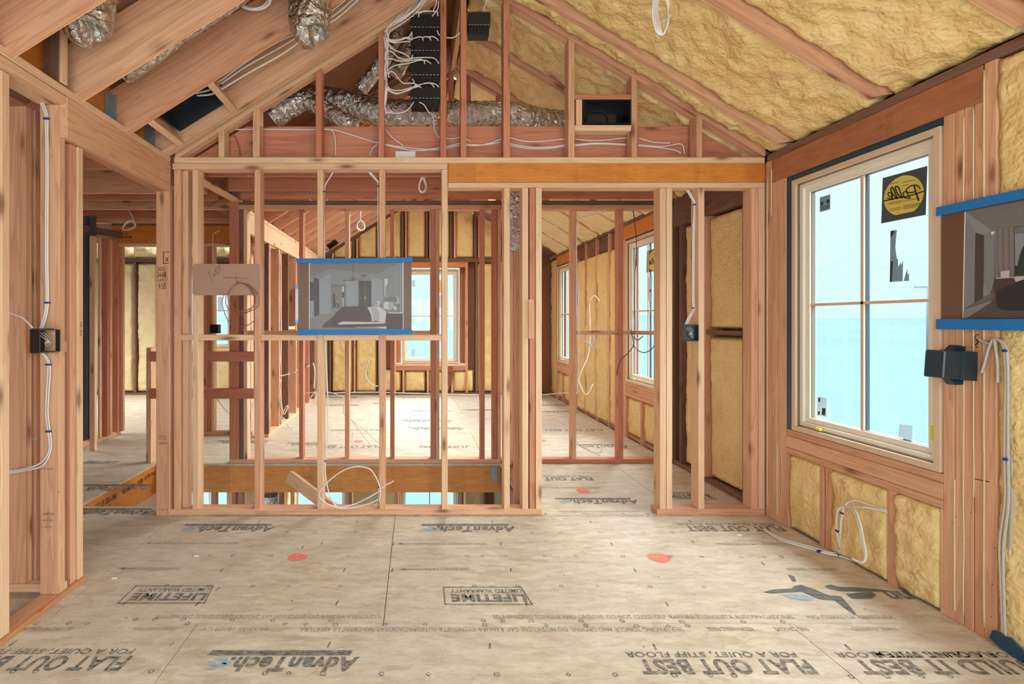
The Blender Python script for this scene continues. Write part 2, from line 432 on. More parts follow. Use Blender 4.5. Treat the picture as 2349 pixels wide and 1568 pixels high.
# ---------------------------------------------------------------- floor
floor=structure('floor')
def sheet(x0,x1,y0,y1):
    g=.0016
    bm=bmesh.new(); boxbm(bm,x0+g,x1-g,y0+g,y1-g,-.018,0)
    M=Matrix.Identity(4)
    bmesh.ops.transform(bm,matrix=M,verts=bm.verts)
    return finish('floor_panel',bm,'osb',floor,M)
rows=[(-.32,.90,[-5.6,-3.1,-.66,1.78,2.30]),(.90,2.11,[-5.6,-3.37,-.92,1.565,2.30]),(2.11,3.305,[-5.6,-4.0,-1.57,-.138,2.30])]
for y0,y1,xs in rows:
    for a,c in zip(xs,xs[1:]): sheet(a,c,y0,y1)
sheet(-5.6,-1.9,3.305,3.44); sheet(-1.9,.74,3.305,3.44)
sheet(-5.6,-2.32,3.44,4.46); sheet(.74,1.75,3.305,4.46); sheet(1.75,2.30,3.305,4.46)
yy=4.46
for k,xs in enumerate([[-5.6,-4.2,-1.8,.62,2.30],[-5.6,-3.0,-.6,1.8,2.30],[-5.6,-4.2,-1.8,.62,2.30],[-5.6,-3.0,-.6,1.8,2.30]]):
    y1=min(yy+1.2,8.62)
    for a,c in zip(xs,xs[1:]): sheet(a,c,yy,y1)
    yy=y1
    if yy>=8.62: break
for (a,c,d,e) in ((-5.6,2.30,-.32,3.43),(-5.6,-2.33,3.43,4.47),(.75,2.30,3.43,4.47),(-5.6,2.30,4.50,8.62)):
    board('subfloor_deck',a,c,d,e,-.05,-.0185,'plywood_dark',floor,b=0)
for i in range(14):                                   # joists under the deck, seen past the stair opening
    x=-2.1+i*.406*.5
board('rim_beam',-2.36,.76,4.462,4.50,-.255,-.0125,'strand_lumber',floor)
board('rim_beam',-2.36,-2.318,3.44,4.46,-.26,-.0125,'strand_lumber',floor)
board('rim_beam',.745,.785,3.44,4.46,-.26,-.05,'strand_lumber_red',floor)
board('rim_beam',-2.3,.74,3.405,3.43,-.26,-.06,'strand_lumber_red',floor)
# joist hanger on the far rim
def hanger_bm(bm,x,y,z0,z1,side=1):
    boxbm(bm,x-.002,x,y-.05,y,z0,z1); boxbm(bm,x-.05,x,y-.004,y,z0,z1)
bm=bmesh.new(); pts=[P(px,py,4.455) for px,py in ((1127,1069),(1141,1068),(1141,1114),(1135,1104),(1127,1092),(1125,1080))]
a=[bm.verts.new(p) for p in pts]; c=[bm.verts.new(p+Vector((0,.004,0))) for p in pts]
bm.faces.new(a); bm.faces.new(c[::-1])
for i in range(6): bm.faces.new((a[i],a[(i+1)%6],c[(i+1)%6],c[i]))
finish('joist_hanger',bm,'galvanised',floor)
# subfloor edge & lettering on the left rim beam and hall beam
bm=bmesh.new()
def rimtext(s,y0,y1,z0,z1): text_bm(s,bm,lambda u,v:Vector((-2.3165,y0+(y1-y0)*u,z0+(z1-z0)*v)),bold=.01)
rimtext('ICC-ES ESR-1042',3.62,3.88,-.10,-.055); rimtext('WIS. BLDG',3.62,3.80,-.16,-.115); rimtext('HUD MR-9343.',3.95,4.13,-.10,-.055)
rimtext('05/05',4.17,4.25,-.10,-.06); rimtext('U.S. Pat. Nos.',4.27,4.44,-.085,-.05)
finish('stamped_lettering',bm,'ink',floor)
# --- floor printing (all turned upside down to the camera, letter tops toward us)
bmP=bmesh.new(); bmS=bmesh.new(); bmB=bmesh.new(); bmR=bmesh.new()
ZF=.0012
def flip(bm,s,x0,x1,yf,yn,mi=0,**k):     # yf far edge (baseline), yn near edge (tops)
    text_bm(s,bm,lambda u,v:Vector((x1-(x1-x0)*u, yf-(yf-yn)*v, ZF)),mi,**k)
def norm(bm,s,x0,x1,yn,yf,mi=0,**k):
    text_bm(s,bm,lambda u,v:Vector((x0+(x1-x0)*u, yn+(yf-yn)*v, ZF)),mi,**k)
def quad(bm,pts,mi=0,z=ZF): polyflat(bm,[Vector((x,y,z)) for x,y in pts],mi)
def advan(xl,y):
    quad(bmP,[(xl,y-.030),(xl+.545,y-.030),(xl+.553,y),(xl+.012,y)])
    flip(bmP,'AdvanTech.',xl+.10,xl+.585,y-.036,y-.118,shear=.25,bold=.045,space=1.12)
    for a,b_,r in ((.065,-.052,.020),(.035,-.075,.016),(.075,-.085,.02),(.045,-.1,.014),(.09,-.07,.013)):
        quad(bmB,[(xl+a+r*1.3*math.cos(t*1.05)*(1+.3*math.sin(t*3)),y+b_+r*.8*math.sin(t*1.05)) for t in range(6)])
def flat(xl,y,w=.66,s='FLAT OUT BEST'):
    flip(bmP,'FOR A QUIET, STIFF FLOOR',xl,xl+w*.985,y,y-.036,shear=.15,bold=.022,space=1.05)
    flip(bmP,s,xl+.02,xl+w,y-.046,y-.128,shear=.12,bold=.035,space=1.08)
def outline(bm,x0,x1,y0,y1,t=.006,sk=.02):
    c=[(x0,y0),(x1,y0),(x1-sk,y1),(x0+sk*0,y1)]
    for i in range(4):
        a=Vector((*c[i],0)); b_=Vector((*c[(i+1)%4],0)); d=(b_-a).normalized(); n_=Vector((-d.y,d.x,0))*t/2
        quad(bm,[((a-n_-d*t/2).x,(a-n_-d*t/2).y),((b_-n_+d*t/2).x,(b_-n_+d*t/2).y),((b_+n_+d*t/2).x,(b_+n_+d*t/2).y),((a+n_-d*t/2).x,(a+n_-d*t/2).y)])
def life(xl,y):
    outline(bmP,xl,xl+.39,y-.145,y)
    flip(bmP,'LIMITED WARRANTY',xl+.03,xl+.365,y-.018,y-.05,bold=.018,space=1.05)
    flip(bmP,'LIFETIME',xl+.03,xl+.375,y-.062,y-.125,bold=.05,space=1.1)
advan(-1.45,3.14); advan(.027,3.14); advan(-.797,1.936); advan(.985,3.60)
flat(-1.735,1.95); flat(.80,1.932); flat(1.63,3.155,.62); flat(1.60,1.93,.69,'BUILD IT BEST')
flip(bmP,'FLOORING SYSTEM',1.75,2.2,1.93,1.894,bold=.01)
life(-1.345,2.405); life(.13,2.395)
flat(.80,4.12,.62); life(1.75,3.72)
flip(bmP,'nn',1.80+.38,2.02+.28,2.36,2.29,shear=.2,bold=.03)
norm(bmP,'RANTY',1.98,2.15,3.64,3.68,bold=.01)
advan(-2.33,3.40)
norm(bmP,'ET',-2.36,-2.2,2.62,2.72,bold=.02)
S1='SELF-SPACING TONGUE AND GROOVE. DO NOT CLOSE GAP. RANURA Y LENGUETA'
norm(bmS,S1,-1.12,-.15,2.142,2.168); norm(bmS,S1+' AUTOSPACIADORAS',.33,1.62,2.14,2.168); norm(bmS,'NO CIERRE LA ABERTURA',1.68,2.05,2.14,2.165)
flip(bmS,S1+' AUTOSPACIADORAS. NO CIERRE LA ABERTURA',-.48,1.10,2.082,2.052)
flip(bmS,'09-13-25 18109 CV',-.885,-.61,2.08,2.056); flip(bmS,'RENEWABLE FIBER',-1.17,-1.0,2.082,2.06); flip(bmS,'SELF-SPACING TONGUE',-1.62,-1.42,2.082,2.056)
flip(bmS,'RENEWABLE FIBER',1.2,1.39,2.082,2.056); flip(bmS,'AND GROOVE',1.48,1.62,2.082,2.056); flip(bmS,'PANEL A LIMITED',1.80,1.98,2.082,2.06)
def arrow(x0,x1,y,s):
    quad(bmS,[(x0+.02,y-.004),(x0+.09,y-.004),(x0+.09,y+.004),(x0+.02,y+.004)]); quad(bmS,[(x0,y),(x0+.03,y-.012),(x0+.03,y+.012)])
    flip(bmS,s,x0+.1,x1,y+.012,y-.014)
arrow(-.11,.40,2.86,'SEPARE LOS PANELES 3 MM DE DISTANCIA'); arrow(-.085,.27,2.567,'GAP PANELS 1/8 INCH')
arrow(-1.55,-1.02,2.87,'SEPARE LOS PANELES 3 MM DE DISTANCIA'); arrow(-1.53,-1.22,2.575,'GAP PANELS 1/8 INCH')
flip(bmS,'GAP PANELS 1/8 INCH',1.90,2.16,2.58,2.555); flip(bmS,'SEPARE LOS PANELES 3 MM DE DISTANCIA',1.72,2.2,2.87,2.845)
flip(bmS,S1+' AUTOSPACIADORAS. NO CIERRE LA ABERTURA',.10,1.8,3.285,3.26); flip(bmS,S1,-1.35,-.30,3.285,3.26); flip(bmS,'08-13-25 18109 CV',-.24,.02,3.285,3.26)
norm(bmS,'SELF-SPACING TONGUE AND GROOVE',.95,1.5,3.335,3.355); 
arrow(.75,1.4,3.82,'SEPARE LOS PANELES 3 MM DE DISTANCIA')
# nail guides: rings, squares, diamonds, ticks
def ring(px,py,kind='o',r=.011):
    Y=F*CZ/(py-CY); x=XW(px,Y); t=.0042
    n={'o':12,'s':4,'d':4,'h':6}[kind]; ph={'o':0,'s':math.pi/4,'d':0,'h':0}[kind]; R_=r*(1.25 if kind=='s' else 1)
    for i in range(n):
        a0=ph+2*math.pi*i/n; a1=ph+2*math.pi*(i+1)/n
        quad(bmR,[(x+(R_-t)*math.cos(a0),Y+(R_-t)*math.sin(a0)),(x+(R_-t)*math.cos(a1),Y+(R_-t)*math.sin(a1)),(x+R_*math.cos(a1),Y+R_*math.sin(a1)),(x+R_*math.cos(a0),Y+R_*math.sin(a0))])
for px,py,k in [(446,1274,'h'),(481,1274,'d'),(533,1274,'o'),(622,1274,'o'),(695,1275,'o'),(800,1275,'s'),(1072,1275,'o'),(1107,1275,'d'),(1160,1275,'s'),(1249,1275,'h'),(1322,1275,'o'),(1429,1276,'s'),(1538,1276,'o'),(1610,1277,'s'),(1701,1278,'s'),(1753,1277,'d'),(1792,1277,'o'),
  (382,1343,'o'),(417,1343,'d'),(480,1343,'s'),(580,1344,'o'),(661,1344,'d'),(781,1344,'s'),(1088,1344,'o'),(1129,1344,'d'),(1187,1344,'s'),(1288,1344,'h'),(1370,1344,'d'),(1491,1345,'s'),(1615,1346,'d'),
  (311,1420,'o'),(355,1420,'h'),(421,1420,'s'),(533,1421,'o'),(626,1422,'o'),(760,1422,'s'),(85,1429,'s'),(158,1429,'h'),(201,1430,'h'),(430,1430,'o'),(654,1431,'h'),(701,1431,'d'),(770,1432,'s'),(883,1432,'o'),(975,1432,'d'),(1112,1433,'s'),(1109,1423,'o'),(1154,1423,'h'),(1219,1424,'s'),(1333,1424,'o'),(1427,1424,'o'),(1565,1426,'s'),(1253,1434,'d'),(1344,1434,'o'),(1460,1435,'s'),(1533,1435,'d'),(1578,1435,'o'),(1705,1426,'o'),(1796,1426,'o'),
  (394,1478,'d'),(30,1540,'o'),(82,1540,'o'),(347,1540,'h'),(608,1544,'o'),(662,1544,'d'),(741,1545,'s'),(875,1545,'h'),(983,1546,'d'),(1140,1547,'s'),(1304,1547,'d'),(1411,1547,'h'),(1547,1548,'s'),(1630,1549,'d'),(1684,1549,'o'),(1953,1552,'h'),(2034,1551,'s'),(2115,1551,'d'),(2180,1551,'d'),
  (657,1220,'o'),(722,1220,'d'),(816,1220,'s'),(1062,1220,'o'),(1094,1220,'d'),(1141,1220,'s'),(1220,1221,'o'),(1284,1221,'d'),(1378,1221,'s'),(1476,1221,'d'),(1541,1221,'o'),(270,1222,'h'),(334,1177,'o'),(829,1176,'o'),(1048,1177,'o'),(1195,1178,'o'),(1252,1178,'o'),(1318,1174,'s'),(1340,1178,'s'),(1386,1174,'o'),(1430,1178,'o'),(1486,1178,'o'),(1556,1178,'s'),(1600,1177,'o'),(1635,1177,'o')]:
    ring(px,py,k)
for px,py in [(595,1196),(694,1255),(509,1307),(790,1307),(773,1383),(453,1385),(288,1382),(755,1478),(1129,1197),(1149,1247),(1172,1307),(1208,1384),(1355,1196),(1403,1247),(1457,1308),(1530,1385),(1124,1481),(1502,1483),(1583,1195),(1589,1242),(1750,1292),(1945,1484),(30,1475),(500,1350),(738,1246),(820,1196),(903,1247),(900,1307)]:
    Y=F*CZ/(py-CY); x=XW(px,Y); quad(bmR,[(x-.007,Y-.016),(x+.001,Y-.018),(x+.006,Y+.016),(x-.001,Y+.018)])
finish('printed_lettering',bmP,'print_ink',floor); finish('printed_small_lettering',bmS,'print_small',floor)
finish('printed_blue_mark',bmB,'print_blue',floor); finish('printed_nail_guides',bmR,'print_ink',floor)
def dot(px,py,rx,ry):
    Y=F*CZ/(py-CY); x=XW(px,Y); bm=bmesh.new(); k=random.random()*5
    polyflat(bm,[Vector((x+rx*(1+.12*noise.noise(Vector((math.cos(a)*2+k,math.sin(a)*2,k))))*math.cos(a),Y+ry*(1+.12*math.sin(3*a+k))*math.sin(a),.0016)) for a in [2*math.pi*i/32 for i in range(32)]])
    finish('paint_dot',bm,'dot_red',floor)
dot(683,1277,.052,.045); dot(1513,1279,.058,.05); dot(1337,1125,.05,.05); dot(822,1012,.05,.05); dot(1243,1010,.04,.05); dot(862,925,.06,.06)
# faded printing on the far room floor, seen at a grazing angle
bmF=bmesh.new()
for (px,py,w,h,s) in [(985,966,.62,.10,'AdvanTech.'),(1005,984,.62,.1,'AdvanTech.'),(990,942,.6,.08,'FLAT OUT BEST'),(1018,1024,.5,.09,'[LIFETIME]'),(815,986,.6,.08,'FLAT OUT BEST'),(800,1024,.66,.10,'FLAT OUT BEST'),(700,1020,.3,.1,'AdvanTech.'),(1110,941,.5,.08,'AdvanTech.'),(1275,930,.5,.1,'AdvanTech.'),(1385,1024,.52,.11,'AdvanTech.'),(1315,986,.7,.10,'FLAT OUT BEST'),(1290,945,.5,.08,'AdvanTech.'),(560,1015,.5,.1,'AdvanTech.'),(780,930,.6,.08,'AdvanTech.'),(780,912,.6,.08,'AdvanTech.'),(960,912,.6,.08,'AdvanTech.'),(270,1120,.5,.1,'AdvanTech.'),(230,1060,.3,.08,'LIFETIME')]:
    Y=F*CZ/(py-CY); x=XW(px,Y); flip(bmF,s,x-w/2,x+w/2,Y+h/2,Y-h/2,shear=.2,bold=.02)
    if 'Adv' in s: quad(bmF,[(x-w/2-.06,Y+h/2+.01),(x+w/2-.04,Y+h/2+.01),(x+w/2-.03,Y+h/2+.045),(x-w/2-.05,Y+h/2+.045)])
finish('printed_lettering',bmF,'print_ink',floor)
# dried spill on the right
def pxfloor(px,py,z=.002): 
    Y=F*(CZ)/(py-CY); return Vector((XW(px,Y),Y,z))
bm=bmesh.new()
for pl in ([(1750,1358),(1775,1352),(1815,1350),(1822,1344),(1838,1341),(1850,1346),(1870,1352),(1892,1362),(1905,1366),(1915,1366),(1930,1368),(1945,1385),(1965,1409),(1960,1410),(1935,1392),(1915,1377),(1880,1374),(1850,1362),(1840,1357),(1800,1359),(1770,1361)],
           [(1890,1345),(1905,1341),(1925,1346),(1975,1348),(2010,1351),(2068,1359),(2030,1357),(1990,1357),(1930,1356),(1905,1351)],
           [(1808,1318),(1822,1322),(1827,1334),(1818,1333)],[(1940,1362),(2000,1358),(2010,1364),(2000,1373),(1955,1373)]):
    polyflat(bm,[pxfloor(*q) for q in pl])
polyflat(bm,[pxfloor(*q,z=.0018) for q in [(1838,1341),(1900,1340),(1900,1349),(1850,1348)]],1)
polyflat(bm,[pxfloor(*q,z=.0017) for q in [(1795,1363),(1840,1362),(1870,1373),(1860,1377),(1812,1373)]],2)
finish('dried_spill',bm,['spill_black','spill_tan','print_blue'],floor)
# ---------------------------------------------------------------- lower storey seen through the stair opening
low=structure('wall_lower',(-1,Y3,-3)); 
board('lower_floor_deck',-5.6,2.4,2.5,8.7,-3.05,-3.0,'osb',low,b=0)
def lstud(px0,px1,Y=Y3-.15,z0=-3,z1=-.3,mat='fir'): board('stud',XW(px0,Y),XW(px1,Y),Y,Y+.089,z0,z1,mat,low)
for a,c in ((415,425),(455,462),(520,533),(566,590),(668,676),(792,800),(905,914),(1050,1060),(1100,1108)): lstud(a,c)
for a,c in ((484,495),(534,541),(545,556),(600,612),(622,634),(640,648)): lstud(a,c,6.6,mat='fir_red')
for px in (436,480,555,700,860,990): pass
# ---------------------------------------------------------------- windows
def window(n,O,U,Nn,w,h,stick=None,label_lower=False,gap=.03,blue=True,lock=True):
    """O lower-left inner corner of the frame, U along, N toward outside"""
    O=Vector(O); U=Vector(U); Nn=Vector(Nn); Z=Vector((0,0,1))
    R=Matrix((U,Nn,Z)).transposed().to_4x4()
    root=structure('window_%d'%n,O); 
    def W(u0,u1,n0,n1,z0,z1,name,mat,par=root,b=.0015):
        c=O+U*(u0+u1)/2+Nn*(n0+n1)/2+Z*(z0+z1)/2
        bm=bmesh.new(); boxbm(bm,-(u1-u0)/2,(u1-u0)/2,-(n1-n0)/2,(n1-n0)/2,-(z1-z0)/2,(z1-z0)/2)
        if b: bev(bm,b)
        bmesh.ops.transform(bm,matrix=R,verts=bm.verts)
        return finish(name,bm,mat,par,Matrix.Translation(c))
    def fr(i0,wd,n0,n1,mat,name):
        bm=bmesh.new()
        for (a,c,e,f) in ((i0,w-i0,i0,i0+wd),(i0,w-i0,h-i0-wd,h-i0),(i0,i0+wd,i0+wd,h-i0-wd),(w-i0-wd,w-i0,i0+wd,h-i0-wd)):
            boxbm(bm,a,c,n0,n1,e,f)
        bev(bm,.0015)
        bmesh.ops.transform(bm,matrix=R,verts=bm.verts)
        return finish(name,bm,mat,root,Matrix.Translation(O))
    fr(0,.030,-.004,.09,'window_wood','window_frame')
    fr(.030,.006,.010,.09,'window_trim_dark','window_gasket')
    fr(.034,.026,.020,.09,'window_light','window_jamb')
    s=fr(.060,.030,.036,.075,'window_light','window_sash')
    fr(.089,.004,.046,.07,'window_trim_dark','window_gasket')
    if blue:
        fl=.048 if n==1 else .014
        W(w+.001,w+fl,.003,.09,.0,h+.03,'window_flashing','flashing_navy'); W(-.004,w,.004,.09,h+.002,h+.032,'window_flashing','flashing_navy')
    p=W(.092,w-.092,.052,.058,.092,h-.092,'window_pane','glass',b=0)
    W(w/2-.0095,w/2+.0095,.040,.050,.092,h-.092,'window_muntin','window_wood'); W(.092,w-.092,.040,.0495,h/2-.0075,h/2+.0075,'window_muntin','window_wood')
    W(w/2-.0095,w/2+.0095,.060,.075,.092,h-.092,'window_muntin','flashing_navy'); W(.092,w-.092,.060,.0745,h/2-.0075,h/2+.0075,'window_muntin','window_trim_dark')
    if lock:
        l=W(w*.76,w*.76+.085,.012,.030,.030,.042,'window_crank','window_wood'); W(w*.76,w*.76+.03,.0,.016,.036,.052,'crank_tag','lock_yellow',par=l)
        W(.043,.055,.008,.028,.13,.20,'sash_lock','lock_yellow')
    return root,W
# right wall windows: U runs away from camera? we look at the inside, left = far end
root1,W1=window(1,(XR,2.185,.610),(0,1,0),(1,0,0),.865,1.512)
root2,W2=window(2,(XR,4.60,.608),(0,1,0),(1,0,0),.875,1.53)
root3,W3=window(3,(XR,7.25,.608),(0,1,0),(1,0,0),.875,1.53)
root4,W4=window(4,(XW(922,Y3),Y3,.54),(1,0,0),(0,1,0),XW(1053,Y3)-XW(922,Y3),1.62,blue=False)
root5,W5=window(5,(XW(424,Y3),Y3,.78),(1,0,0),(0,1,0),XW(532,Y3)-XW(424,Y3),1.33,blue=False)
wl=[]
for k,(a,c) in enumerate(((424,532),(672,796),(918,1053))):
    r,_=window(6+k,(XW(a,Y3),Y3,-2.3),(1,0,0),(0,1,0),XW(c,Y3)-XW(a,Y3),1.5,blue=False,lock=False)
# stickers on window 1 (plane of the glass, x = XR+.0515 ; mirrored because they face outdoors)
XG=XR+.0505
def gp(px,py,X=XG): return PXW(px,py,X)
def sticker(name,polys,mats,par,Xs=None):
    bm=bmesh.new()
    for k,(mi,pts) in enumerate(polys): polyflat(bm,[gp(px,py,XG-.0004*k) for px,py in pts],mi)
    return finish(name,bm,mats,par)
z7=lambda x,y:(1840+x/4.356,360+y/4.356)
ell=lambda cx,cy,rx,ry,n=28,sk=0,a0=0,a1=360:[(cx+rx*math.cos(math.radians(a0+(a1-a0)*i/n)),cy+ry*math.sin(math.radians(a0+(a1-a0)*i/n))+sk*rx*math.cos(math.radians(a0+(a1-a0)*i/n))) for i in range(n)]
sk=sticker('energy_sticker',[(0,[z7(805,210),z7(1252,88),z7(1236,577),z7(790,664)]),(1,[z7(*q) for q in ell(1016,385,200,200,32,-.18)])]
   +[(0,[z7(905,588),z7(1120,540),z7(1080,575),z7(990,600),z7(940,605)]),(1,[z7(990,190),z7(1040,180),z7(1040,225),z7(990,240)])],['sticker_dark','sticker_yellow'],root1)
bm=bmesh.new()
def gtext(s,x0,x1,yb,yt,sk_,**k):      # mirrored text in zoom coordinates of window 1
    text_bm(s,bm,lambda u,v:gp(*z7(x1-(x1-x0)*u, yb-(yb-yt)*v+sk_*((x1-(x1-x0)*u)-x0)),X=XG-.003),**k)
# hand-drawn script wordmark, mirrored
def stroke(pts,wd):
    q=catmull([Vector((a,b_,0)) for a,b_ in pts],5)
    for a,b_ in zip(q,q[1:]):
        d=(b_-a); 
        if d.length<1e-6: continue
        d.normalize(); n_=Vector((-d.y,d.x,0))*wd/2; e=d*wd*.2
        polyflat(bm,[gp(*z7(v.x,v.y),X=XG-.003) for v in (a-n_-e,b_-n_+e,b_+n_+e,a+n_-e)])
stroke([(815,440),(950,410),(1080,385),(1225,338)],11)
stroke([(1120,290),(1135,350),(1155,410),(1165,435)],15)
stroke([(1180,318),(1150,285),(1095,285),(1045,320),(1050,350),(1090,355),(1120,345)],11)
stroke([(1080,415),(1050,365),(1035,345),(1010,360),(1020,400),(1045,412),(1080,410)],10)
stroke([(1000,412),(985,360),(960,300),(930,302),(950,360),(985,405)],12)
stroke([(955,418),(930,360),(905,305),(885,322),(905,370),(945,412)],12)
stroke([(905,425),(895,375),(870,352),(858,372),(880,400),(900,385),(890,420),(850,408)],10)
for (yy_,a,c) in ((265,880,970),(250,1000,1120),(285,1000,1060),(455,870,1000),(472,865,995),(488,1010,1190),(500,1010,1180),(515,1010,1160),(520,870,990),(535,880,985),(440,1010,1180)):
    s_=-.18
    polyflat(bm,[gp(*z7(x,y+s_*(x-a)),X=XG-.0025) for x,y in ((a,yy_),(c,yy_),(c,yy_+4),(a,yy_+4))])
finish('sticker_print',bm,'sticker_ink',sk)
sticker('rating_sticker',[(0,[z7(177,403),z7(283,372),z7(280,522),z7(176,552)])]+[(1,[z7(*q) for q in ell(a,b_,15,22,14,-.3)]) for a,b_ in ((198,465),(258,442))]+[(1,[z7(185,y-0),z7(275,y-26),z7(275,y-18),z7(185,y+8)]) for y in (520,500)],['sticker_grey','sticker_ink'],root1)
sticker('torn_sticker',[(0,[z7(883,737),z7(948,727),z7(938,820),z7(932,900),z7(945,1010),z7(957,1015),z7(962,1100),z7(985,1045),z7(990,1080),z7(1010,1030),z7(1005,1240),z7(875,1248)]),
    (0,[z7(1014,1238),z7(1050,1110),z7(1055,1180),z7(1070,1150),z7(1068,1236)]),(1,[z7(878,1248),z7(884,1040),z7(908,1040),z7(896,1248)]),(1,[z7(884,740),z7(925,735),z7(900,790),z7(884,800)])],['sticker_grey','sticker_ink'],root1)
sticker('pale_sticker',[(0,[(1876,909),(1897,912),(1896,956),(1874,952)]),(1,[(1886,935),(1894,936),(1893,953),(1885,951)]),(1,[(1877,912),(1882,913),(1881,922),(1877,921)]),(1,[(1876,943),(1881,944),(1880,951),(1876,950)])],['sticker_pale','sticker_ink'],root1)
sticker('pale_sticker',[(0,[(2063,972),(2094,976),(2092,1018),(2060,1010)]),(1,[(2072,1005),(2091,1010),(2091,1017),(2071,1012)])],['sticker_pale','sticker_grey'],root1)
# window 2 sticker, half seen behind the door stud
bm=bmesh.new()
def g2(px,py,k=0): return PXW(px,py,XG-.0004*k)
polyflat(bm,[g2(1484,576),g2(1530,560),g2(1530,615),g2(1483,625)],0)
polyflat(bm,[g2(*q,1) for q in ell(1507,595,22,26,24,-.25)],1)
s2=finish('energy_sticker',bm,['sticker_dark','sticker_yellow'],root2)
bm=bmesh.new()
text_bm('Pella',bm,lambda u,v:g2(1526-38*u,603-14*v-(.25*(1526-38*u-1507)),3),shear=.3,bold=.02)
finish('sticker_print',bm,'sticker_ink',s2)
bm=bmesh.new(); polyflat(bm,[g2(1487,635),g2(1497,633),g2(1496,690),g2(1486,691)],0); polyflat(bm,[g2(1490,664,1),g2(1494,663,1),g2(1494,669,1),g2(1490,670,1)],1); polyflat(bm,[g2(1448,590),g2(1455,587),g2(1455,602),g2(1448,604)],0); polyflat(bm,[g2(1444,830),g2(1449,831),g2(1449,852),g2(1444,851)],0)
finish('rating_sticker',bm,['sticker_pale','sticker_ink'],root2)
bm=bmesh.new()
for q in ((945,642,952,658),(943,800,952,818),(1008,642,1018,672),(1008,676,1018,705)):
    polyflat(bm,[P(q[0],q[1],Y3+.045),P(q[2],q[1],Y3+.045),P(q[2],q[3],Y3+.045),P(q[0],q[3],Y3+.045)],1 if q[1]==642 and q[0]>1000 else 0)
finish('rating_sticker',bm,['sticker_pale','sticker_yellow'],root4)
bm=bmesh.new()
polyflat(bm,[P(500,680,Y3+.045),P(510,680,Y3+.045),P(510,714,Y3+.045),P(500,714,Y3+.045)],0)
finish('rating_sticker',bm,['sticker_pale'],root5)
# ================================================================ right exterior wall
wr=structure('wall_right',(XR,3,0))
def rs(y0,y1,z0,z1,mat='fir',name='stud',x0=XR,x1=XR+.14):
    if z0==.038 and not(3.38<y0<4.5): z0=.0005; x1=min(x1,XR+.09)
    return board(name,x0,x1,y0,y1,z0,z1,mat,wr)
# plates
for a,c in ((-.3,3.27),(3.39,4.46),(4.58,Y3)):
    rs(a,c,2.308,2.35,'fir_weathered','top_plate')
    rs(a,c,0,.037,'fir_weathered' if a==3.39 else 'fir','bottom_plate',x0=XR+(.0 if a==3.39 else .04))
# header over window 1
rs(2.024,3.226,2.158,2.306,'strand_lumber_red','header',x1=XR+.09)
def yr(px): return YR(px)
for (a,c) in ((2164,2189),(2190.5,2210),(2212,2233),(2235.5,2256.5)): rs(yr(c),yr(a),.038,2.157,'fir')
rs(yr(2286),yr(2258),.038,2.306,'fir')
# caulk beads between the studs
for px,z0,z1 in ((2211,.04,2.13),(2234,.55,2.14),(2257.5,.04,2.28),(2190,.04,.6)):
    y=yr(px); bm=bmesh.new(); tubebm(bm,catmull([Vector((XR-.0005+.0015*noise.noise(Vector((0,y*9,z*3))),y+.0022*noise.noise(Vector((y*50,0,z*5))),z)) for z in [z0+(z1-z0)*i/14 for i in range(15)]],3),.0034,6); finish('caulk_bead',bm,'caulk',wr)
for (a,c) in ((1793.5,1803),(1782,1793),(1771,1781.5)): rs(yr(c),yr(a),.038,2.157)
rs(yr(1769.5),yr(1757),.038,2.306)
for px,z0,z1 in ((1770.2,1.95,2.25),(1761,.05,2.2),(1783.5,.05,.5)):
    y=yr(px); bm=bmesh.new(); tubebm(bm,catmull([Vector((XR-.002,y+.003*noise.noise(Vector((y*50,0,z*5))),z)) for z in [z0+(z1-z0)*i/10 for i in range(11)]],3),.004,6); finish('caulk_bead',bm,'caulk',wr)
# sill under window 1
for z0,z1 in ((.568,.606),(.494,.566),(.456,.492)): rs(2.176,3.099,z0,z1,'fir','window_sill')
for (a,c) in ((1803.5,1808),(1880,1890),(1893,1906),(2035,2055),(2156,2163.5)): rs(yr(c),yr(a),.038,.455,'fir','cripple_stud')
def rfoam(y0,y1,z0,z1,seed,mat='foam',edge=.03,amp=.012,step=.016,rec=.018):
    return foam_panel('spray_foam',(XR+rec,y1,z0),(0,-1,0),(0,0,1),y1-y0,z1-z0,mat,wr,step=step,amp=amp,edge=edge,seed=seed,depth=.05)
YS=[yr(p) for p in (1808,1880,1906,2035,2055,2156)]
rfoam(YS[1]-.01,YS[0]+.01,.0,.46,1,rec=.003,edge=.012); rfoam(YS[3]-.01,YS[2]+.01,.0,.46,2,amp=.02,rec=.003,edge=.012); rfoam(YS[5]-.01,YS[4]+.01,.0,.46,3,amp=.02,rec=.003,edge=.012)
rfoam(1.57,yr(2287)+.012,.0,2.31,4,step=.016,rec=.004,edge=.014); rs(1.54,1.578,.038,2.306); rfoam(1.17,1.538,.04,2.306,5,step=.03); rs(1.13,1.168,.038,2.306); rfoam(.1,1.128,.04,2.306,6,step=.05); 
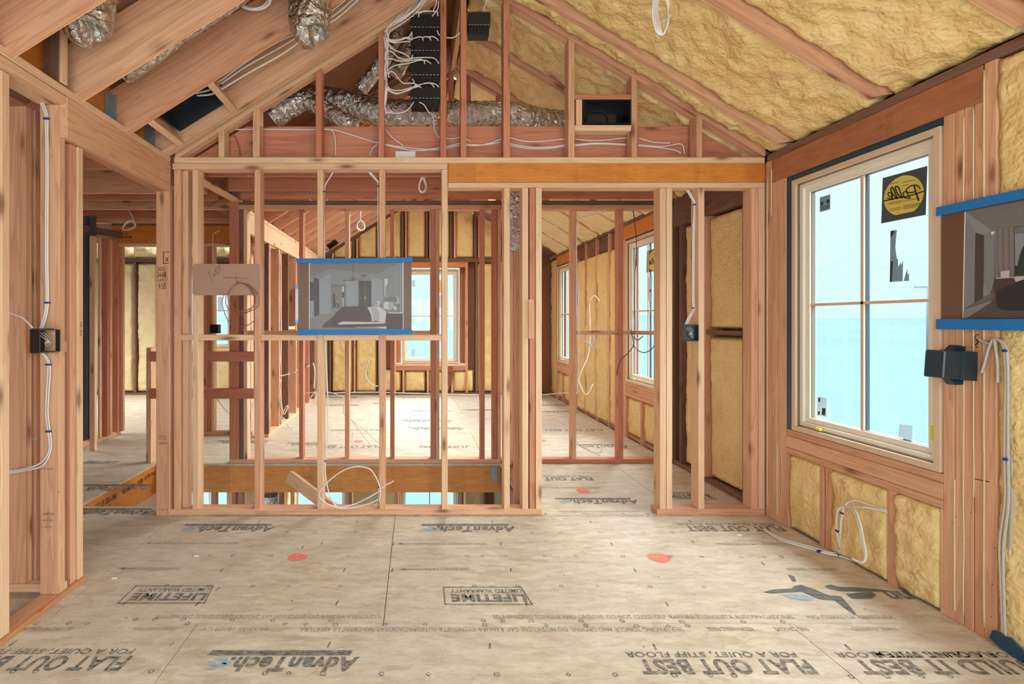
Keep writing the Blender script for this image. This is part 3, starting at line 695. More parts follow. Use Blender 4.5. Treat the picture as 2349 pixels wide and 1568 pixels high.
# closet stretch
def dark(px,w=.034): y=yr(px); return y-w/2,y+w/2
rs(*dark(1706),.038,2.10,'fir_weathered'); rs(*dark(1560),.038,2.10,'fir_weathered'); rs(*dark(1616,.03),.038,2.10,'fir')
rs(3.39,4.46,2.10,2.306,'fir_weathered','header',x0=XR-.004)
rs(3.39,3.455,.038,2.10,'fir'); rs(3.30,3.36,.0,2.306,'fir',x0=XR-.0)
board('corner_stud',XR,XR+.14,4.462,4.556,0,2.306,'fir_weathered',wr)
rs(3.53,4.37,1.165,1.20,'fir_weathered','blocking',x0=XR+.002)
yA,yB,yC=yr(1706),yr(1616),yr(1560)
for i,(a,c) in enumerate(((yA+.02,yB-.016),(yB+.016,yC-.02))):
    rfoam(a,c,1.21,2.09,10+i,amp=.007,rec=.03,edge=.02); rfoam(a,c,.045,1.155,13+i,amp=.008,rec=.03,edge=.03)
rfoam(3.457,yA-.02,.045,2.09,17,amp=.01,rec=.03)
# stretch of the far room
rs(4.585,5.535,2.158,2.306,'strand_lumber','header',x1=XR+.09); rs(7.19,8.19,2.158,2.306,'strand_lumber','header',x1=XR+.09)
for y in (4.575,5.50,5.54,7.17,7.21,8.155,8.19): rs(y-.018,y+.018,.038,2.157)
for z0,z1 in ((.568,.606),(.494,.566),(.456,.492)): rs(4.60,5.48,z0,z1,'fir','window_sill'); rs(7.235,8.13,z0,z1,'fir','window_sill')
for y in (4.80,5.10,7.5,7.85): rs(y-.018,y+.018,.038,.455,'fir','cripple_stud')
for i,(a,c) in enumerate(((4.62,4.78),(4.82,5.08),(5.12,5.48),(7.23,7.48),(7.52,7.83),(7.87,8.13))): rfoam(a,c,.04,.455,20+i,step=.025,amp=.012)
ys=[5.56,5.96,6.37,6.78,7.15]
for y in ys[1:-1]: rs(y-.018,y+.018,.038,2.306)
for i,(a,c) in enumerate(zip(ys,ys[1:])):
    rfoam(a+.019,c-.019,.04,2.12,30+i,step=.022,amp=.012,rec=-.004 if i else .006); rs(a+.019,c-.019,2.12,2.306,'fir_weathered','blocking',x0=XR+.03,x1=XR+.07)
rfoam(8.21,8.58,.04,2.30,40,step=.03)
# outer sheathing around the openings
def shth(y0,y1,z0,z1): board('sheathing',XR+.142,XR+.155,y0,y1,z0,z1,'plywood',wr,b=0)
shth(-.3,2.15,-3,3.0); shth(2.15,3.10,-3,.57); shth(2.15,3.10,2.17,3.0); shth(3.10,4.57,-3,3.0); shth(4.57,5.50,-3,.57); shth(4.57,5.50,2.17,3.0)
shth(5.50,7.22,-3,3.0); shth(7.22,8.15,-3,.57); shth(7.22,8.15,2.17,3.0); shth(8.15,8.76,-3,3.0)
# stamped and handwritten notes
bm=bmesh.new()
def rt(s,px0,px1,pyb,pyt,X=XR-.0015): 
    text_bm(s,bm,lambda u,v:PXW(px0+(px1-px0)*u,pyb-(pyb-pyt)*v,X))
text_bm('C',bm,lambda u,v:PXW(2236+11*u,780-14*v,XR-.0012)); text_bm('?',bm,lambda u,v:PXW(2237+9*u,797-18*v,XR-.0012))
for a in ((2233,1096,2270,1104),):
    polyflat(bm,[PXW(a[0],a[1],XR-.0012),PXW(a[2],a[3],XR-.0012),PXW(a[2],a[3]+2,XR-.0012),PXW(a[0],a[1]+2,XR-.0012)])
finish('marker_writing',bm,'ink',wr)
# ================================================================ middle partition (3.3 m in front of the camera)
wm=structure('wall_middle',(0,Y1,0))
D=.089
def ms(a,c,z0,z1,mat='fir',name='stud',y0=Y1,y1=Y1+D,cut=None): return board(name,XW(a,Y1),XW(c,Y1),y0,y1,z0,z1,mat,wm,cut=cut)
ms(399,1755,2.306,2.344,'fir_pale','top_plate'); ms(395,1027,2.266,2.304,'fir_pale','top_plate')
ms(1028,1755,2.180,2.3055,'strand_lumber','header'); ms(1028,1755,2.1445,2.178,'fir_pale','header_plate')
ms(390,1243.5,0,.038,'fir','bottom_plate'); ms(1507,1755,0,.038,'fir','bottom_plate')
bz,tz=.038,2.264
for i,(a,c) in enumerate(((399,413.5),(441,454.5),(583.5,597),(727.5,741),(870,883.5))): ms(a,c,bz,tz,['fir','fir_pale','fir','fir_pale','fir'][i])
ms(399+15,399+28,bz,tz,'fir_pale',y0=Y1+.03,y1=Y1+D-.001)
ms(1013.5,1027,bz,2.264,'fir_pale')
tz2=2.1435
ms(1156,1169.5,bz,tz2,'fir_pale'); ms(1198,1212,bz,tz2,'fir_pale'); ms(1229,1243,bz,tz2,'fir_pale',y1=Y1+.14)
ms(1215,1228,bz,tz2,'fir_red',y0=Y1+.004); ms(1211.5,1224,1.155,1.412,'fir','blocking',y0=Y1-.012,y1=Y1+.003)
ms(1514,1528,bz,tz2,'fir_pale'); ms(1529,1542,bz,tz2,'fir_pale',y0=Y1-.001); ms(1602,1616,bz,tz2,'fir_pale'); ms(1741,1755,bz,tz2,'fir_pale')
ms(1724,1740,bz,tz2,'fir')
# post under the beam
board('post',XW(358,3.27),XW(389,3.27),3.27,3.41,.0,2.136,'fir',wm)
for a,c in ((413,440.5),(455,583),(597.5,727),(741.5,869.5),(884,1013)): ms(a,c,1.143,1.180,'fir_pale','blocking',y0=Y1+.002,y1=Y1+D-.004)
# gable studs
def gs(a,c,mat='fir',y0=Y1,z0=2.345): 
    ms(a,c,z0,3.6,mat,'gable_stud',y0=y0,y1=y0+D-.002,cut=lambda x:zu(x)-.001)
for a,c,m_ in ((501,514,'fir_pale'),(580,595,'fir'),(724,738,'fir_red'),(868,881,'fir_red'),(1010,1024,'fir_red'),(1057,1070,'fir_red'),(1155,1170,'fir_red'),(1304,1318,'fir'),(1449,1462,'fir'),(1598,1611,'fir')): gs(a,c,m_)
# gable rafters (rakes)
def rafter(x0,x1,y0,y1,h,mat,parent,name='rafter',dz=0):
    sl=math.atan(SL) if x0<RX-.01 else -math.atan(SR)
    v=h/math.cos(sl)
    pts=[(x0,zu(x0)+dz),(x1,zu(x1)+dz),(x1,zu(x1)+dz+v),(x0,zu(x0)+dz+v)]
    return prismY(name,pts,y0,y1,mat,parent,ang=sl)
rafter(-1.58,RX-.02,Y1,Y1+.038,.19,'fir_pale',wm,'gable_rafter'); rafter(RX+.02,XR,Y1,Y1+.038,.19,'fir',wm,'gable_rafter')
rafter(-1.58,RX-.02,Y1+.05,Y1+.088,.09,'fir',wm,'gable_rafter')
rafter(RX+.02,XR,Y1+.04,Y1+.078,.14,'fir',wm,'gable_rafter')
# framed opening for the register boot
board('boot_frame',XW(1318.5,Y1),XW(1448.5,Y1),Y1+.003,Y1+.088,ZW(227,Y1),ZW(216,Y1),'fir_red',wm)
board('boot_frame',XW(1318.5,Y1),XW(1448.5,Y1),Y1+.003,Y1+.088,ZW(299,Y1),ZW(286,Y1),'fir_pale',wm)
board('boot_frame',XW(1322,Y1),XW(1336,Y1),Y1+.004,Y1+.087,ZW(285.5,Y1),ZW(227.5,Y1),'fir_pale',wm)
# handwriting on the post and stamps
bm=bmesh.new(); yq=3.2685
def pt(s,px0,px1,pyb,pyt,bold=.0): text_bm(s,bm,lambda u,v:P(px0+(px1-px0)*u,pyb-(pyb-pyt)*v,yq),bold=bold)
pt('201',360,375,621,612); pt('2668',360,381,635,624); pt('LH',363,375,645,638); pt('4 5/8',364,380,663,648); pt('x',379,387,600,590)
for a in ((374,577,388,578.5),(374,577,375.5,604),(374,603,387,604.5)): polyflat(bm,[P(a[0],a[1],yq),P(a[2],a[1],yq),P(a[2],a[3],yq),P(a[0],a[3],yq)])
finish('marker_writing',bm,'ink',wm)
bm=bmesh.new()
for (s,a,c,e,f) in (('KD HT',365,383,1003,999),('D FIR',365,383,1008,1005),('HEM FIR',365,384,1019,1014),('S-DRY 2',365,384,1170,1167)): pt(s,a,c,e,f)
finish('grade_stamp',bm,'stamp_ink',wm)
# ================================================================ near left wall
wl_=structure('wall_left',(-1.7,2.2,0))
board('bottom_plate',-1.72,-1.632,.2,2.455,.0,.020,'fir',wl_); board('bottom_plate_trim',-1.631,-1.620,.2,2.455,.0,.024,'timber_stained',wl_)
def ls(y0,y1,z1,mat='fir_pale',x0=-1.722,x1=-1.633,name='stud',z0=.021): return board(name,x0,x1,y0,y1,z0,z1,mat,wl_)
ls(1.975,2.013,2.26); ls(1.57,1.608,2.26); ls(2.293,2.331,2.262,'fir'); 
ls(2.418,2.456,2.112,'fir_pale',x0=-1.735,x1=-1.632); ls(2.377,2.415,2.112,'fir',x0=-1.735,x1=-1.64)
board('top_plate',-1.735,-1.606,.2,2.30,2.264,2.30,'fir_pale',wl_); 
board('stair_beam',-1.64,-1.602,2.30,3.27,2.115,2.302,'fir',wl_); board('stair_beam',-1.70,-1.645,2.34,3.27,2.115,2.302,'fir_red',wl_)
board('top_plate',-1.70,-1.603,.2,3.27,2.304,2.34,'fir_pale',wl_)
board('stud',-1.673,-1.605,2.25,2.288,2.342,2.60,'fir_weathered',wl_); board('stud',-1.604,-1.590,2.25,2.288,2.345,2.60,'fir_pale',wl_)
board('stair_block',-1.905,-1.635,2.31,2.35,.0215,.058,'fir_pale',wl_)
board('stud',-1.885,-1.80,2.31,2.348,.06,2.262,'fir',wl_); board('stud',-1.868,-1.795,2.36,2.398,.0,2.262,'fir',wl_)
board('blocking',-1.86,-1.735,2.355,2.39,1.135,1.175,'fir',wl_); board('blocking',-1.738,-1.65,2.335,2.37,1.125,1.175,'fir',wl_)
bm=bmesh.new(); yq=2.2925
for (s,a,c,e,f) in (('S&D 2 KD-HT D FIR-L',90,122,1077,1073),('HAMPTON',98,124,1181,1175),('D FIR  S-DRY',95,122,1195,1191),('1 24795',98,118,1210,1206)): pt(s,a,c,e,f)
finish('grade_stamp',bm,'stamp_ink',wl_)
bm=bmesh.new(); text_bm('W-04',bm,lambda u,v:Vector((-1.6312,2.43+.016*v,1.27-.07*u))); finish('marker_writing',bm,'ink',wl_)
# paint mark on the plate
bm=bmesh.new(); polyflat(bm,[pxfloor(*q,z=.0255) for q in ((88,1418),(94,1408),(104,1401),(102,1408),(96,1416))]); finish('paint_mark',bm,'orange_paint',wl_)
# ================================================================ partition across the stair opening
wb=structure('wall_back',(0,Y2,0))
def bs(a,c,z0,z1,mat='fir',name='stud',y0=Y2,y1=Y2+D,cut=None): return board(name,XW(a,Y2),XW(c,Y2),y0,y1,z0,z1,mat,wb,cut=cut)
bs(526,1149,0,.038,'fir','bottom_plate'); bs(1150,1539,0,.038,'fir_red','bottom_plate')
bs(547,1539,2.306,2.344,'fir_weathered','top_plate'); bs(547,1539,2.266,2.304,'fir','top_plate')
bs(526,548.5,.038,2.344,'fir_red','post',y1=Y2+.038); bs(549,558,.038,2.264,'fir_weathered'); 
for a,c,m_ in ((558.5,567,'fir_pale'),(686,695,'fir_red'),(791,800.5,'fir'),(895,904.5,'fir_red'),(988,998,'fir_red'),(998.5,1008,'fir'),(1102,1112,'fir_red'),(1130,1140,'fir_red'),(1141,1149,'fir'),(1312,1322,'fir'),(1419,1430,'fir_red')): bs(a,c,.038,2.264,m_)
ks=[567.5,686,695.5,791,801,895,905,988]
for a,c in ((567.5,685.5),(695.5,790.5),(801,894.5),(905,987.5),(1322.5,1418.5),(1430.5,1538)): bs(a,c,1.147,1.183,'fir','blocking',y0=Y2+.003,y1=Y2+.084)
for px in (700,810,920,1030,1070,1140,1250,1360): bs(px,px+10,2.345,3.7,'fir_red','gable_stud',cut=lambda x:zu(x)-.001)
rafter(-1.58,RX-.02,Y2,Y2+.038,.14,'fir',wb,'gable_rafter'); rafter(RX+.02,XR,Y2,Y2+.038,.14,'fir',wb,'gable_rafter')
# ================================================================ short wall beside the stairs (runs away from us)
wst=structure('wall_stair',(.8,3.9,0))
for y in (3.56,3.93,4.30,4.42): board('stud',.765,.852,y,y+.038,.02,2.264,'fir_pale',wst)
board('stud',.700,.74,3.60,3.64,-.5,2.15,'fir',wst)
board('top_plate',.762,.85,3.38,4.46,2.266,2.302,'fir',wst); board('bottom_plate',.762,.85,3.43,4.46,.0,.038,'fir',wst)
slab('brace',(.80,3.50,.55),(.83,4.25,.02),.035,.08,'fir_weathered',wst)
# ================================================================ walls of the rooms beyond
wc=structure('wall_cross',(-2.2,5.6,0))       # wall crossing behind the hall
YC=5.58
def cs(a,c,z0,z1,mat='fir',name='stud'): return board(name,XW(a,YC),XW(c,YC),YC,YC+D,z0,z1,mat,wc)
cs(402,578,0,.038,'fir','bottom_plate')
for a,c,m_ in ((467,476,'fir'),(476.5,484,'fir_red'),(484.5,490,'fir_pale'),(568,576,'fir_pale'),(536,544,'fir_weathered'),(402,409,'fir')): cs(a,c,.038,2.1,m_)
cs(255,580,2.10,2.135,'fir_pale','header_plate'); cs(255,580,2.137,2.33,'strand_lumber','header'); cs(255,580,2.332,2.37,'fir_weathered','top_plate')
bm=bmesh.new()
def ct(s,a,c,e,f): text_bm(s,bm,lambda u,v:P(a+(c-a)*u,e-(e-f)*v,YC-.0015),bold=.01)
ct('Thorsby, AL USA',253,296,539,534); ct('09-07-25  05:55AM',253,302,546,541)
finish('stamped_lettering',bm,'ink',wc)
# left room divider: line X=-1.6 beyond the hall
wd=structure('wall_divider',(XL,7,0))
ysd=[5.46,5.50,5.88,5.96,6.30,6.71,7.11,7.52,7.92,8.33]
for i,y in enumerate(ysd): board('stud',XL-.13,XL-.01,y,y+.038,.038,2.113,['fir_weathered','fir','fir','fir_red'][i%4],wd)
board('bottom_plate',XL-.13,XL-.008,5.46,8.58,0,.038,'fir_pale',wd)
board('divider_beam',XL-.05,XL-.004,4.60,8.58,2.115,2.302,'fir_pale',wd); board('top_plate',XL-.10,XL-.002,4.60,8.58,2.304,2.34,'fir_pale',wd)
board('rafter_beam',XL-.14,XL-.10,4.56,8.58,2.34,2.64,'strand_lumber',wd)
board('blocking',XL-.12,XL-.02,6.34,6.70,1.16,1.2,'fir_pale',wd)
# hall wall far left
wh=structure('wall_hall',(-3.4,5,0))
for (a,c,Y,m_) in ((224,229,5.28,'fir_pale'),(229,246,5.34,'fir_red'),(246,253,5.40,'fir'),(255,270,5.56,'fir_red'),(270,282,5.60,'fir')):
    board('stud',XW(a,Y),XW(c,Y),Y,Y+.038,.038,2.15,m_,wh)
board('bottom_plate',-3.42,-3.33,5.0,5.65,0,.038,'fir',wh)
slab('top_plate',(-3.56,4.9,2.22),(-3.30,5.64,2.22),.09,.076,'fir_weathered',wh)
board('stud',XW(205,4.9),XW(217,4.9),4.9,4.938,.0,2.1,'fir_pale',wh)
# dark sheet of ductwork in the chase
bm=bmesh.new()
for a,c,Y in ((186,198,5.2),(198.6,206,5.25),(206.6,217,5.22)):
    boxbm(bm,XW(a,Y),XW(c,Y),Y,Y+.03,.0,2.36)
tag(finish('duct_chase_panel',bm,'grey_panel',None),'dark grey vertical sheet in the hall chase left of the doorway studs','panel')
# far left enclosing stud wall and joists of the side room
wf=structure('wall_side',(-3.9,3,0))
for k in range(10):
    y=1.3+k*.406; board('stud',-4.00,-3.91,y,y+.038,.038,2.30,['fir','fir_red','fir_pale'][k%3],wf)
board('bottom_plate',-4.0,-3.91,1.2,5.2,0,.038,'fir',wf); board('top_plate',-4.0,-3.91,1.2,5.2,2.302,2.34,'fir',wf)
board('wall_backing',-4.03,-4.005,1.2,5.2,0,2.34,'plywood',wf,b=0)
for a,c,e,f in ((-.3,5.5,-.02,2.6),(5.5,8.25,-.02,.5),(5.5,8.25,2.3,2.6),(8.25,8.6,-.02,2.6)): board('wall_backing',-5.6,-5.57,a,c,e,f,'plywood',wf,b=0)  # unseen opening added in the outer wall to light the rooms beyond
for k,(px,) in enumerate(((57,),(70,))): board('stud',XW(px,3.2),XW(px+11,3.2),3.2,3.238,.0,2.34,'fir',wf)
# ceiling joists over side room, hall and stairs
cj=structure('ceiling',(0,3.8,2.35))
Yj=[1.75,2.16,2.57,2.97,3.56,4.24,4.48,4.86,5.32,5.54]
for k,Y in enumerate(Yj):
    board('ceiling_joist',-5.5,-1.78,Y,Y+.038,2.352,2.59,['fir_red','fir'][k%2],cj)
for k,Y in enumerate((3.72,4.13,4.41)):
    board('ceiling_joist',-1.55,XR-.05,Y,Y+.038,2.346,2.585,'fir_red',cj)
pts=[(-1.50,2.346),(2.20,2.346),(2.20,2.39),(1.95,2.535),(1.90,2.585),(-1.15,2.585),(-1.50,2.37)]
prismY('ceiling_joist',pts,3.395,3.433,'fir_red',cj)
for a,c,e,f in ((-5.6,-1.76,-.3,2.0),(-4.3,-1.76,2.0,6.2),(-5.6,-1.76,6.2,8.6)): board('ceiling_deck',a,c,e,f,2.60,2.62,'plywood_dark',cj,b=0)  # deck gap added out of view so sky light reaches the side room
slab('ceiling_strap',(XW(430,3.5),3.5,ZW(398,3.5)),(XW(545,4.46),4.46,ZW(462,4.46)),.09,.012,'fir_pale',cj)
# ================================================================ vaulted roof
rf=structure('ceiling',(RX,2,RZ))
def hang(x,Y,z):
    bm=bmesh.new()
    for yy_ in (Y-.0025,Y+.039): boxbm(bm,x,x+.045,yy_-.001,yy_+.0015,z+.02,z+.19)
    boxbm(bm,x,x+.06,Y-.002,Y+.04,z+.014,z+.02)
    boxbm(bm,x-.001,x+.003,Y-.035,Y+.073,z+.03,z+.19)
    for i in range(6):
        cc=Vector((x+.012+.02*(i%2),Y-.004,z+.05+i*.023)); bmesh.ops.create_icosphere(bm,subdivisions=1,radius=.0045,matrix=Matrix.Translation(cc))
    bmesh.ops.transform(bm,matrix=Matrix.Translation((-x,-Y,-z)),verts=bm.verts)
    return finish('joist_hanger',bm,'galvanised',rf,Matrix.Translation((x,Y,z)))
XB=-1.70
board('rafter_beam',XB-.04,XB,.2,3.27,2.342,2.66,'strand_lumber',rf)
for Y in (.33,.736,1.142,1.548,1.954,2.36,2.766,3.172):
    x0=XB+.003
    v=.235/math.cos(math.atan(SL))
    pts=[(x0+.09,zu(x0+.09)),(RX-.02,zu(RX-.02)),(RX-.02,zu(RX-.02)+v),(x0+.09,zu(x0+.09)+v)]
    pts=[(-1.62,zu(-1.62)+.035),(-1.60,zu(-1.6)-.003),(RX-.02,zu(RX-.02)),(RX-.02,zu(RX-.02)+v),(x0,zu(x0)+v),(x0,2.345)]
    prismY('rafter',pts,Y,Y+.038,'fir',rf,ang=math.atan(SL)); 
    hang(x0,Y,2.33)
for i,Y in enumerate([4.60+.406*k for k in range(10)]):
    x0=XL-.10; pts=[(x0,2.342),(-1.60,zu(-1.6)+.01),(RX-.02,zu(RX-.02)),(RX-.02,zu(RX-.02)+.28),(x0,zu(x0)+.28)]
    prismY('rafter',pts,Y,Y+.038,'fir',rf,ang=math.atan(SL))
    if i<4: hang(x0+.003,Y,2.34)
board('ridge_board',RX-.019,RX+.019,-.3,8.6,RZ-.03,RZ+.26,'fir',rf)
# right rafters
for Y in (3.092,2.45,1.84,1.23,.62,.0):
    v=.235/math.cos(math.atan(SR))
    pts=[(RX+.02,zu(RX+.02)),(2.25,zu(2.25)),(2.33,zu(2.25)+.01),(2.33,zu(2.33)+v),(RX+.02,zu(RX+.02)+v)]
    prismY('rafter',pts,Y,Y+.045,'fir',rf,ang=-math.atan(SR))
for i,Y in enumerate([3.86,4.4]+[5.05+.61*k for k in range(6)]):
    prismY('rafter',[(RX+.02,zu(RX+.02)+.0),(2.30,zu(2.30)),(2.30,zu(2.3)+.2),(RX+.02,zu(RX)+.2)],Y,Y+.04,'fir',rf,ang=-math.atan(SR))
# decks
aL=math.atan(SL); aR=math.atan(SR)
def deck(xa,xb,y0,y1,dz,mat):
    pts=[(xa,zu(xa)+dz),(xb,zu(xb)+dz),(xb,zu(xb)+dz+.02),(xa,zu(xa)+dz+.02)]
    prismY('roof_deck',pts,y0,y1,mat,rf,b=0)
deck(-2.0,RX-.001,-.3,8.7,.31,'plywood'); deck(RX+.001,2.75,-.3,5.2,.31,'plywood_dark'); deck(RX+.001,2.75,7.6,8.7,.31,'plywood_dark'); deck(1.4,2.75,5.2,7.6,.31,'plywood_dark')   # unseen gap added in the roof to light the far room
# foam between the right rafters
ux=Vector((math.cos(aR),0,-math.sin(aR))); 
Lr=(XR+.055-RX-.02)/math.cos(aR)
def cfoam(y0,y1,seed,mat='foam',step=.02,amp=.016,rec=.03,L0=0,L1=None,edge=.03):
    L1=L1 or Lr
    O=Vector((RX+.02,y0,zu(RX+.02)+rec))+ux*L0
    # outward normal must point down: U x V with U=+Y? choose U=ux, V=-Y -> ux x -Y
    O2=Vector((O.x,y0,O.z))
    return foam_panel('spray_foam',O2,(0,1,0),ux,y1-y0,L1-L0,mat,rf,step=step,amp=amp,edge=edge,seed=seed,depth=.04,curl=.05)
# check normal direction: (0,1,0) x ux
n_=Vector((0,1,0)).cross(ux)
FL=1 if n_.z<0 else -1
cfoam(2.497,3.09,50,step=.014,amp=.02,rec=.035); cfoam(1.887,2.448,51,step=.014,amp=.02,rec=.035); cfoam(1.277,1.838,52,step=.03); cfoam(.667,1.228,53,step=.05); cfoam(.05,.618,54,step=.05); cfoam(3.139,3.284,55,step=.012,amp=.022,rec=.02)
cfoam(3.37,3.858,56,step=.02,amp=.03,rec=.02); cfoam(3.902,4.398,57,step=.02,amp=.03,rec=.02)
for i in range(6):
    y0=(4.52 if i==0 else 5.092+.61*(i-1)); y1=5.048+.61*i
    cfoam(y0,min(y1,8.55),60+i,'foam_pale',step=.025,amp=.02,rec=-.004,edge=.02,L0=0 if i in(0,) else 1.34)
# ================================================================ far exterior wall
wf2=structure('wall_far',(0,Y3,0))
def fs(a,c,z0,z1,mat='fir',name='stud',y0=Y3,cut=None): return board(name,XW(a,Y3),XW(c,Y3),y0,y0+.14,z0,z1,mat,wf2,cut=cut)
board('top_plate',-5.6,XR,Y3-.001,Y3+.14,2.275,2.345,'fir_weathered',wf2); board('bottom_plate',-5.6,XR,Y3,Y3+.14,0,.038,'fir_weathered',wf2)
Xs=[XW(867+56*k,Y3) for k in range(-21,7)]
k4=(XW(908,Y3),XW(1068,Y3)); k5=(XW(415,Y3),XW(541,Y3))
for i,x in enumerate(Xs):
    zt=2.274
    if k4[0]<x<k4[1] : board('cripple_stud',x,x+.038,Y3,Y3+.14,.04,.46,'fir',wf2)
    elif k5[0]<x<k5[1]: board('cripple_stud',x,x+.038,Y3,Y3+.14,.04,.70,'fir',wf2)
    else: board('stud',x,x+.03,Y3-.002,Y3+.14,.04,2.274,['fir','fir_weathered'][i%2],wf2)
    if x>-1.6: board('gable_stud',x+.045,x+.075,Y3-.002,Y3+.14,2.346,3.6,'fir',wf2,cut=lambda x:zu(x)-.001); board('gable_stud',x-.02,x+.02,Y3+.02,Y3+.14,2.346,3.6,'fir_weathered',wf2,cut=lambda x:zu(x)-.001)
for (a,c) in (k4,k5):
    zs=.54 if a==k4[0] else .78; zt=2.16 if a==k4[0] else 2.11
    board('header',a,c,Y3-.001,Y3+.1,zt+.03,zt+.115,'strand_lumber',wf2); board('window_sill',a,c,Y3-.004,Y3+.14,zs-.12,zs-.045,'fir_red',wf2); board('window_sill',a,c,Y3-.006,Y3+.14,zs-.043,zs-.006,'fir_pale',wf2)
    board('stud',a-.04,a,Y3-.003,Y3+.14,.04,2.274,'fir',wf2); board('stud',c,c+.04,Y3-.003,Y3+.14,.04,2.274,'fir',wf2)
def ffoam(x0,x1,z0,z1,seed,mat='foam',st=.03,clip=None): return foam_panel('spray_foam',(x0,Y3+.022,z0),(1,0,0),(0,0,1),x1-x0,z1-z0,mat,wf2,step=st,amp=.018,edge=.04,seed=seed,depth=.05,curl=.05,clip=clip)
for i,(a,c) in enumerate(zip(Xs,Xs[1:])):
    a2=a+.032; c2=c-.022
    z0,z1=.04,2.272
    if a<k4[1] and c>k4[0]: z1=.42
    if a<k5[1] and c>k5[0]: z1=.65
    ffoam(a2,c2,z0,z1,100+i,'foam_pale' if a<-1.7 else 'foam')
    if a>-1.75:
        zt=max(zu(a2),zu(c2))+.2
        cl=[]
        cxm=(a+c)/2
        nrm=Vector((-SL,0,1)).normalized() if cxm<RX else Vector((SR,0,1)).normalized()
        x_=cxm; co=Vector((x_,Y3,zu(x_)+.02))
        if zt>2.5: ffoam(a2+.045,c2-.0,2.348,zt,150+i,'foam',.03,clip=[(co,nrm)])
# far wall backing with openings
def fb(x0,x1,z0,z1): board('sheathing',x0,x1,Y3+.142,Y3+.155,z0,z1,'plywood',wf2,b=0)
W4x=(XW(922,Y3)-.02,XW(1053,Y3)+.02); W5x=(XW(424,Y3)-.02,XW(532,Y3)+.02); Wmx=(XW(672,Y3)-.02,XW(796,Y3)+.02)
board('sheathing',-5.6,-1.75,Y3+.142,Y3+.155,2.4,2.62,'plywood',wf2,b=0); [foam_panel('spray_foam',(x_,Y3+.03,2.346),(1,0,0),(0,0,1),.40,.25,'foam_pale',wf2,step=.04,amp=.02,edge=.02,seed=300+i_,depth=.04) for i_,x_ in enumerate([-5.3+.416*q for q in range(8)])]
fb(-5.6,W5x[0],-.3,2.4); fb(W5x[0],W5x[1],-.3,.75); fb(W5x[0],W5x[1],2.14,2.4); fb(W5x[1],W4x[0],-.3,2.4); fb(W4x[0],W4x[1],-.3,.51); fb(W4x[0],W4x[1],2.19,2.4); fb(W4x[1],2.44,-.3,2.4)
prismY('sheathing',[(-1.7,2.4),(2.44,2.4),(2.44,2.5),(RX,3.9),(-1.7,2.6)],Y3+.142,Y3+.155,'plywood',wf2,b=0)
fb(-5.6,W5x[0],-3,-.3); fb(W5x[1],Wmx[0],-3,-.3); fb(Wmx[1],W4x[0],-3,-.3); fb(W4x[1],2.44,-3,-.3)
for a,c in (W5x,Wmx,W4x): fb(a,c,-3,-2.32); fb(a,c,-.78,-.3)
for i,(a,c) in enumerate(((W5x[1],Wmx[0]),(Wmx[1]+.0,W4x[0]),(W4x[1]+.02,1.25),(1.3,1.75),(1.8,2.25))): foam_panel('spray_foam',(a+.05,Y3+.05,-2.9),(1,0,0),(0,0,1),c-a-.1,2.6,'foam',low,step=.04,amp=.02,edge=.03,seed=200+i)
# attic collar beams
board('collar_beam',XW(700,4.05),XW(1010,4.05),4.05,4.09,ZW(124,4.05),ZW(90,4.05),'fir_weathered',wb)
board('collar_beam',XW(700,4.7),XW(1010,4.7),4.7,4.74,ZW(190,4.7),ZW(163,4.7),'timber_stained',wb)
# ================================================================ things
def zf(ox,oy,sc): return lambda x,y:(ox+x/sc,oy+y/sc)
def flatprint(name,layers,mats,Y,par,K=.0004):
    bm=bmesh.new()
    for k,(mi,pts) in enumerate(layers): polyflat(bm,[P(px,py,Y-K*k) for px,py in pts],mi)
    return finish(name,bm,mats,par)
def rect(a,b_,c,d): return [(a,b_),(c,b_),(c,d),(a,d)]
def sh(name,r,g,b_): plain(name,srgb(r,g,b_),.35,spec=.4,var=.05,bs=6)
for n_,c_ in dict(pr_brown=(112,82,66),pr_wall=(148,152,156),pr_ceil=(140,136,132),pr_wall2=(160,168,176),pr_dark=(88,82,80),pr_grey=(126,126,128),pr_floor=(150,146,142),pr_bed=(92,74,70),pr_white=(214,214,212),pr_soft=(182,184,186),pr_wood=(88,70,68),pr_edge=(226,222,214),pr_brass=(134,112,94),pr_curtain=(150,142,138),pr_rug=(96,90,90),pr_night=(50,56,62),pr_tree=(52,72,62)).items(): sh(n_,*[int(v*(.86 if n_ not in('pr_brown','pr_edge') else 1)) for v in c_])
